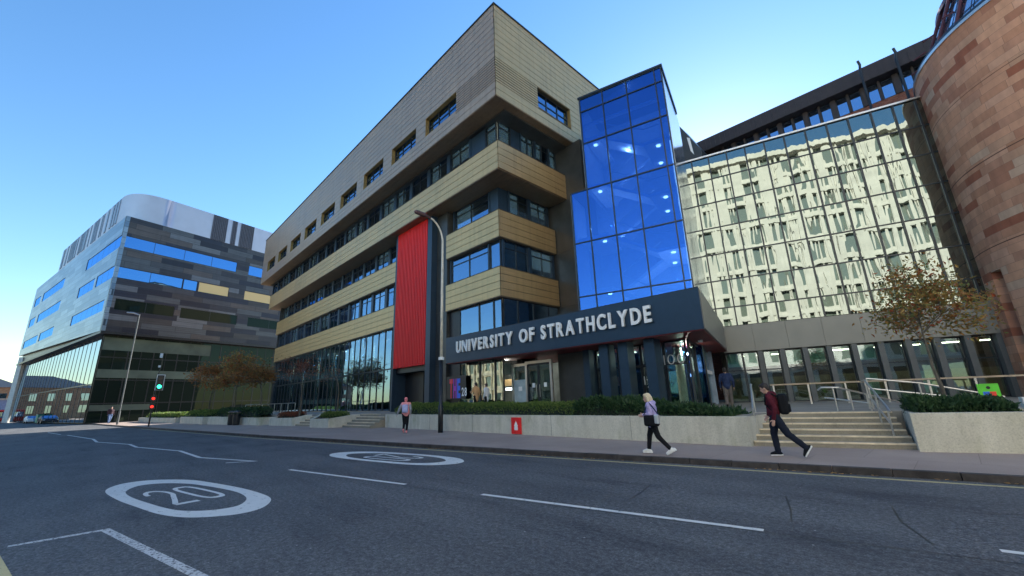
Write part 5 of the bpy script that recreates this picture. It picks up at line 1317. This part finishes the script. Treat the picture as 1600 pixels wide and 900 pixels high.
def rucksack(p, w, h, d, m, parent_label, heading, loc, tilt=0.05, name='rucksack'):
    t = thing(name, parent_label, 'rucksack', loc, R_(heading))
    g = G(); g.box(p[0]-d/2, p[0]+d/2, -w/2, w/2, p[2]-h/2, p[2]+h/2); o = g.build('bag', m, t)
    b = o.modifiers.new('bevel', 'BEVEL'); b.width = 0.07; b.segments = 5
    g = G(); g.box(p[0]-d/2-0.035, p[0]-d/2+0.02, -w/2*0.75, w/2*0.75, p[2]-h/2+0.05, p[2]-h/2+h*0.5); o = g.build('front_pocket', m, t); b = o.modifiers.new('bevel', 'BEVEL'); b.width = 0.025; b.segments = 3
    for s in (-1, 1): g = G(); g.tube([(p[0]+d/2, s*0.1, p[2]+h*0.36), (p[0]+d/2+0.10, s*0.13, p[2]+h*0.52), (p[0]+d/2+0.24, s*0.13, p[2]+h*0.42), (p[0]+d/2+0.27, s*0.13, p[2]), (p[0]+d/2+0.12, s*0.16, p[2]-h*0.35)], 0.018, 6); g.build('strap', m, t)
    return t
rucksack((-0.235, 0, 1.20), 0.32, 0.48, 0.20, blk, 'black rucksack on the back of the man in the maroon hoodie', HDG, (-3.22, 11.82, 0.12))
# walking woman
P = dict(head=(0.07, 0, 1.43), look=(1, 0.15, -0.12), neck=(0.02, 0, 1.30), chest=(0.0, 0, 1.14), hip=(0.0, 0, 0.87),
         shL=(0.0, 0.165, 1.26), elL=(-0.04, 0.23, 1.03), wrL=(0.17, 0.17, 1.00), shR=(0.0, -0.165, 1.26), elR=(0.0, -0.22, 1.02), wrR=(0.19, -0.10, 0.98),
         hjR=(0.02, -0.08, 0.82), knR=(0.14, -0.08, 0.47), anR=(0.20, -0.08, 0.10), toR=(0.34, -0.08, 0.06),
         hjL=(-0.02, 0.08, 0.82), knL=(-0.14, 0.08, 0.45), anL=(-0.44, 0.08, 0.14), toL=(-0.33, 0.09, 0.055))
WLOC = (-5.82, 10.68, 0.12)
wom = person('blond woman walking in lilac fleece, black leggings and white trainers', WLOC, HDG, P, lil, (blk, 'tight'), wht, hair_y, vox=0.010, hairlong=True, sole=wht, hem=0.16, hood=True)
tb = thing('tote_bag', 'navy and silver shoulder bag hanging at the side of the blond woman', 'bag', WLOC, R_(HDG))
g = G(); g.box(-0.27, 0.13, 0.20, 0.32, 0.72, 1.0); o = g.build('bag', blk, tb); b = o.modifiers.new('bevel', 'BEVEL'); b.width = 0.058; b.segments = 4
g = G(); g.box(-0.275, -0.15, 0.197, 0.325, 0.78, 1.02); o = g.build('end_panel', pbr('silver_cloth', (0.5, 0.52, 0.55), 0.35, 0.5), tb); b = o.modifiers.new('bevel', 'BEVEL'); b.width = 0.03; b.segments = 3
g = G(); g.tube([(-0.27, 0.26, 1.0), (-0.12, 0.24, 1.22), (-0.01, 0.17, 1.33), (0.05, 0.22, 1.2), (0.12, 0.26, 1.0)], 0.016, 6); g.build('strap', navy_c, tb)
# girl in pink seen from behind
P = dict(head=(0.02, 0, 1.56), look=(1, 0, -0.05), neck=(0.0, 0, 1.43), chest=(0.0, 0, 1.25), hip=(0.0, 0, 0.93),
         shL=(0.0, 0.17, 1.38), elL=(-0.03, 0.30, 1.12), wrL=(0.05, 0.40, 0.92), shR=(0.0, -0.17, 1.38), elR=(-0.04, -0.24, 1.10), wrR=(0.08, -0.22, 0.90),
         hjR=(0.02, -0.08, 0.88), knR=(0.06, -0.08, 0.48), anR=(-0.02, -0.07, 0.09), toR=(0.12, -0.07, 0.05),
         hjL=(-0.02, 0.08, 0.88), knL=(0.05, 0.07, 0.48), anL=(-0.18, 0.05, 0.16), toL=(-0.08, 0.05, 0.06))
PL = (-20.1, 11.45, 0.12); PH = 140
pg = person('girl with pink hair walking away in pink top and black leggings', PL, PH, P, pink, (blk, 'tight'), pink, hair_p, vox=0.012, hairlong=False, hem=0.10, scale=1.06)
o = [c for c in kids(pg) if c.name.startswith('hair')][0]
g = G()
for s in 'LR':
    V_ = {k: Vector(v) for k, v in P.items()}; g.capsule(V_['sh'+s]+(V_['el'+s]-V_['sh'+s])*0.3, 0.082, V_['el'+s], 0.065); g.capsule(V_['el'+s], 0.065, V_['wr'+s], 0.046)
o = g.build('sleeves', grey_c, pg); remesh(o, 0.014, 3)
rucksack((-0.21, 0, 1.22), 0.30, 0.42, 0.17, cloth('lavender_bag', (0.42, 0.44, 0.66)), 'lavender rucksack on the back of the girl with pink hair', PH, PL)
# further figures
ST = dict(head=(0.02, 0, 1.60), look=(1, 0, -0.05), neck=(0.0, 0, 1.46), chest=(0.0, 0, 1.27), hip=(0.0, 0, 0.95),
          shL=(0.0, 0.19, 1.40), elL=(-0.04, 0.26, 1.12), wrL=(0.06, 0.26, 0.88), shR=(0.0, -0.19, 1.40), elR=(-0.04, -0.26, 1.12), wrR=(0.06, -0.26, 0.88),
          hjR=(0.0, -0.09, 0.90), knR=(0.08, -0.09, 0.49), anR=(0.12, -0.09, 0.09), toR=(0.26, -0.10, 0.05),
          hjL=(0.0, 0.09, 0.90), knL=(-0.02, 0.09, 0.49), anL=(-0.20, 0.09, 0.14), toL=(-0.08, 0.10, 0.06))
person('figure in dark blue jacket and grey trousers walking to the entrance', (-6.95, 19.6, 0.95), 110, ST, navy_c, (cloth('taupe_cloth', (0.13, 0.11, 0.10)), 'loose'), blk, hair_b, vox=0.016, hem=0.12)
B2 = dict(ST); B2.update(elL=(0.10, 0.25, 1.14), wrL=(0.30, 0.16, 1.18))
person('person in tan coat passing the corner window behind the hedge', (-20.1, 16.15, 0.95), 185, B2, cloth('tan_coat', (0.55, 0.33, 0.17)), (blk, 'loose'), blk, hair_b, vox=0.016, hem=0.3)
person('person in pale grey coat following the tan coat behind the hedge', (-19.2, 16.2, 0.95), 200, ST, cloth('pale_coat', (0.62, 0.64, 0.68)), (blk, 'loose'), blk, hair_b, vox=0.016, hem=0.32, scale=0.94)
person('distant pedestrian in dark top and blue jeans near the striped block corner', (-84.0, 0.9, 0.12), 20, ST, cloth('dark_top', (0.05, 0.03, 0.04)), (cloth('denim', (0.12, 0.18, 0.32)), 'loose'), blk, hair_b, vox=0.03, scale=1.35)

# ------------------------------------------------------------ far left street
fb = thing('brick_house', 'distant brown brick building with hipped dark roof at the far left edge', 'building', (-196, -26, 0))
g = G(); g.box(-9, 9, -18, 8, 0, 9.5); g.uv = lambda c: (c.x+c.y, c.z); g.build('wall', blockmat('far_brick', [(0.42, 0.20, 0.10), (0.36, 0.16, 0.08), (0.46, 0.24, 0.13)], 0.5, 0.2), fb)
g = G(); g.add([(-9.5, -18.5, 9.5), (9.5, -18.5, 9.5), (9.5, 8.5, 9.5), (-9.5, 8.5, 9.5), (0, -10, 13.5), (0, 0, 13.5)], [(0, 1, 4), (1, 2, 5, 4), (2, 3, 5), (3, 0, 4, 5), (3, 2, 1, 0)]); g.build('roof', M['charcoal'], fb)
for j in range(2):
    for k in range(6):
        g = G(); g.box(8.95, 9.05, -16+k*4, -14.4+k*4, 2+j*3.6, 4.2+j*3.6); g.build('window', M['g_dark'], fb)
sh = thing('low_shop', 'low pale blue fronted unit left of the raking column', 'building', (-176, -16.5, 0))
g = G(); g.box(-6, 6, -4, 3, 0, 5.6); g.build('wall', pbr('pale_blue_wall', (0.25, 0.33, 0.5), 0.7), sh)
g = G(); g.box(-6.2, 6.3, -4.2, 3.2, 5.61, 6.0); g.build('fascia', M['concrete'], sh)
for k in range(3): g = G(); g.box(6.0, 6.04, -3.6+k*2.2, -1.8+k*2.2, 0.6, 3.2); g.build('window', M['g_dark'], sh)
glassd = M['g_dark']
def wheel(x, y, r, w, parent):
    g = G(); g.tube([(x, y-w/2, r), (x, y+w/2, r)], r, 18); o = g.build('wheel', M['black'], parent); g = G(); g.tube([(x, y-w/2-.01, r), (x, y+w/2+.01, r)], r*0.55, 12); g.build('rim', M['steel'], o)
def car(label, loc, hd, m, group=None, L=4.2):
    t = thing('parked_car', label, 'car', loc, R_(hd), group)
    prof = [(-L/2, 0.35), (-L/2, 0.85), (-L/2+0.25, 1.0), (-L/2+0.75, 1.42), (0.25, 1.45), (1.0, 1.0), (L/2-0.15, 0.85), (L/2, 0.6), (L/2, 0.35)]
    g = G(); n = len(prof); W_ = 0.85
    vs = [(x, -W_*(0.86 if z > 1.2 else 1), z) for x, z in prof]+[(x, W_*(0.86 if z > 1.2 else 1), z) for x, z in prof]
    g.add(vs, [tuple(range(n)), tuple(range(2*n-1, n-1, -1))]+[(i, n+i, n+(i+1) % n, (i+1) % n) for i in range(n)]); b = g.build('body', m, t)
    bv = b.modifiers.new('bevel', 'BEVEL'); bv.width = 0.06; bv.segments = 2
    for s in (-1, 1):
        g = G(); g.add([(-1.3, s*0.835, 1.0), (0.75, s*0.835, 1.0), (0.2, s*0.76, 1.36), (-1.0, s*0.76, 1.36)], [(0, 1, 2, 3)]); g.build('side_window', glassd, t)
        g = G(); g.box(L/2-0.06, L/2+0.02, s*0.5, s*0.78, 0.62, 0.75); g.build('headlight', M['white'], t)
        g = G(); g.box(-L/2-0.02, -L/2+0.05, s*0.55, s*0.8, 0.72, 0.9); g.build('tail_light', M['red'], t)
        for x in (-1.3, 1.3): wheel(x, s*0.8, 0.31, 0.2, t)
    g = G(); g.add([(0.3, -0.7, 1.43), (0.3, 0.7, 1.43), (0.98, 0.78, 1.03), (0.98, -0.78, 1.03)], [(0, 1, 2, 3)]); g.build('windscreen', glassd, t)
    return t
paintr = pbr('red_car_paint', (0.45, 0.02, 0.02), 0.25, 0.1, var=0.02); paintw = pbr('white_car_paint', (0.7, 0.7, 0.7), 0.4, 0.0, var=0.02); paintk = pbr('dark_car_paint', (0.03, 0.03, 0.04), 0.2, 0.3, var=0.02)
car('red car at the extreme left edge of the street', (-150, -17.5, 0), 12, paintr)
car('white car parked before the reflecting glass of the striped block', (-132, -10.2, 0), 12, paintw)
car('dark car parked nearer the corner of the striped block', (-117, -7.2, 0), 12, paintk)
bus = thing('bus', 'red single deck bus far down the street at the left edge', 'bus', (-166, -19.0, 0), R_(12))
g = G(); g.box(-5.5, 5.5, -1.25, 1.25, 0.35, 3.0); b = g.build('body', paintr, bus); bv = b.modifiers.new('bevel', 'BEVEL'); bv.width = 0.15; bv.segments = 3
g = G(); g.box(5.49, 5.53, -1.1, 1.1, 1.2, 2.5); g.build('windscreen', glassd, bus); g = G(); g.box(-5, 5, -1.27, -1.24, 1.4, 2.4); g.build('side_window', glassd, bus)
for x in (-3.6, 3.6):
    for s in (-1, 1): wheel(x, s*1.1, 0.48, 0.3, bus)
sc = thing('street_cabinet', 'green street cabinet beside the raking column', 'cabinet', (-121, -8.4, 0.1), R_(12))
g = G(); g.box(-0.9, 0.9, -0.4, 0.4, 0.1, 1.6); g.build('case', pbr('green_cabinet', (0.02, 0.22, 0.15), 0.5), sc); g = G(); g.box(-0.95, 0.95, -0.45, 0.45, 1.6, 1.7); g.build('lid', M['charcoal'], sc)

# ------------------------------------------------------------ the other side of the street: what the glass reflects
def facade(name, label, o, th, L, depth, floors, fh, m_wall, m_pil, bay, base=4.2, pil=0.5, win=(0.5, 0.68), cornice=True, roof='flat', recess=0.5):
    t = thing(name, label, 'building', (o[0], o[1], 0.12), R_(th)); H = base+floors*fh
    n = int(L/bay); hs_ = []
    for f in range(floors):
        for k in range(n):
            c = (k+0.5)*bay; hs_.append((c-bay*win[0]/2, c+bay*win[0]/2, base+f*fh+0.6, base+f*fh+0.6+fh*win[1]))
    g = G()
    # outward is +y: build mirrored with y from -recess to 0
    backing(g, 0, L, -recess, 0, base-0.001, H, hs_); g.box(0, L, -depth, -recess-0.15, 0, H); g.box(0, L, -recess-.14, 0, 0, base-0.002)
    g.uv = lambda c: (c.x+c.y, c.z); g.build('wall', m_wall, t)
    g = G()
    for k in range(n+1):
        c = k*bay; g.box(c-pil/2, c+pil/2, 0.003, 0.35, base*0.2, H-0.3)
    for f in range(floors+1): g.box(0, L, 0.004, 0.20, base+f*fh-0.18, base+f*fh+0.18)
    if cornice: g.box(-0.3, L+0.3, 0.0, 0.75, H, H+0.8)
    g.build('pilasters', m_pil, t)
    rest = G()
    for i, h in enumerate(hs_):
        g = G() if i < 100 else rest
        g.box(h[0], h[1], -recess+0.1, -recess+0.13, h[2], h[3])
        if i < 100: g.build('window', M['g_opp'], t)
    if rest.v: tag(rest.build('window', M['g_opp'], t), kind='stuff')
    for k in range(n): g = G(); g.box(k*bay+bay*0.2, (k+1)*bay-bay*0.2, 0.002, 0.05, 0.5, base-0.8); g.build('shopfront', M['g_dark'], t)
    if roof == 'gable':
        g = G(); g.add([(0, 0.4, H), (L, 0.4, H), (L, -depth, H), (0, -depth, H), (0, -depth/2, H+4), (L, -depth/2, H+4)], [(0, 1, 5, 4), (2, 3, 4, 5), (1, 2, 5), (3, 0, 4), (3, 2, 1, 0)]); g.build('roof', M['charcoal'], t)
    return t
creamst = pbr('cream_stone', (0.60, 0.58, 0.52), 0.8, var=0.12, nscale=0.8); pinkst = blockmat('pink_stone', [(0.50, 0.30, 0.22), (0.46, 0.27, 0.2), (0.54, 0.34, 0.26)], 0.8, 0.35, rough=0.85)
facade('stone_building', 'tall cream stone office building with fluted bays across the street', (-3.0, -11.0), 11, 62, 14, 9, 3.6, creamst, creamst, 2.8, base=4.8, pil=0.9, win=(0.38, 0.80), recess=0.7)
facade('sandstone_terrace', 'pink sandstone terrace with slate roof across the street', (-36, -17.3), 11, 26, 12, 2, 3.3, pinkst, pinkst, 3.2, base=3.6, pil=0.25, roof='gable', cornice=False)
facade('office_slab', 'long low concrete office across the street', (-104, -31.5), 11, 62, 14, 3, 3.3, pbr('buff_concrete', (0.45, 0.38, 0.26), 0.8), pbr('buff_concrete_pier', (0.38, 0.33, 0.25), 0.8), 4.0, base=3.6, pil=0.3, cornice=True)
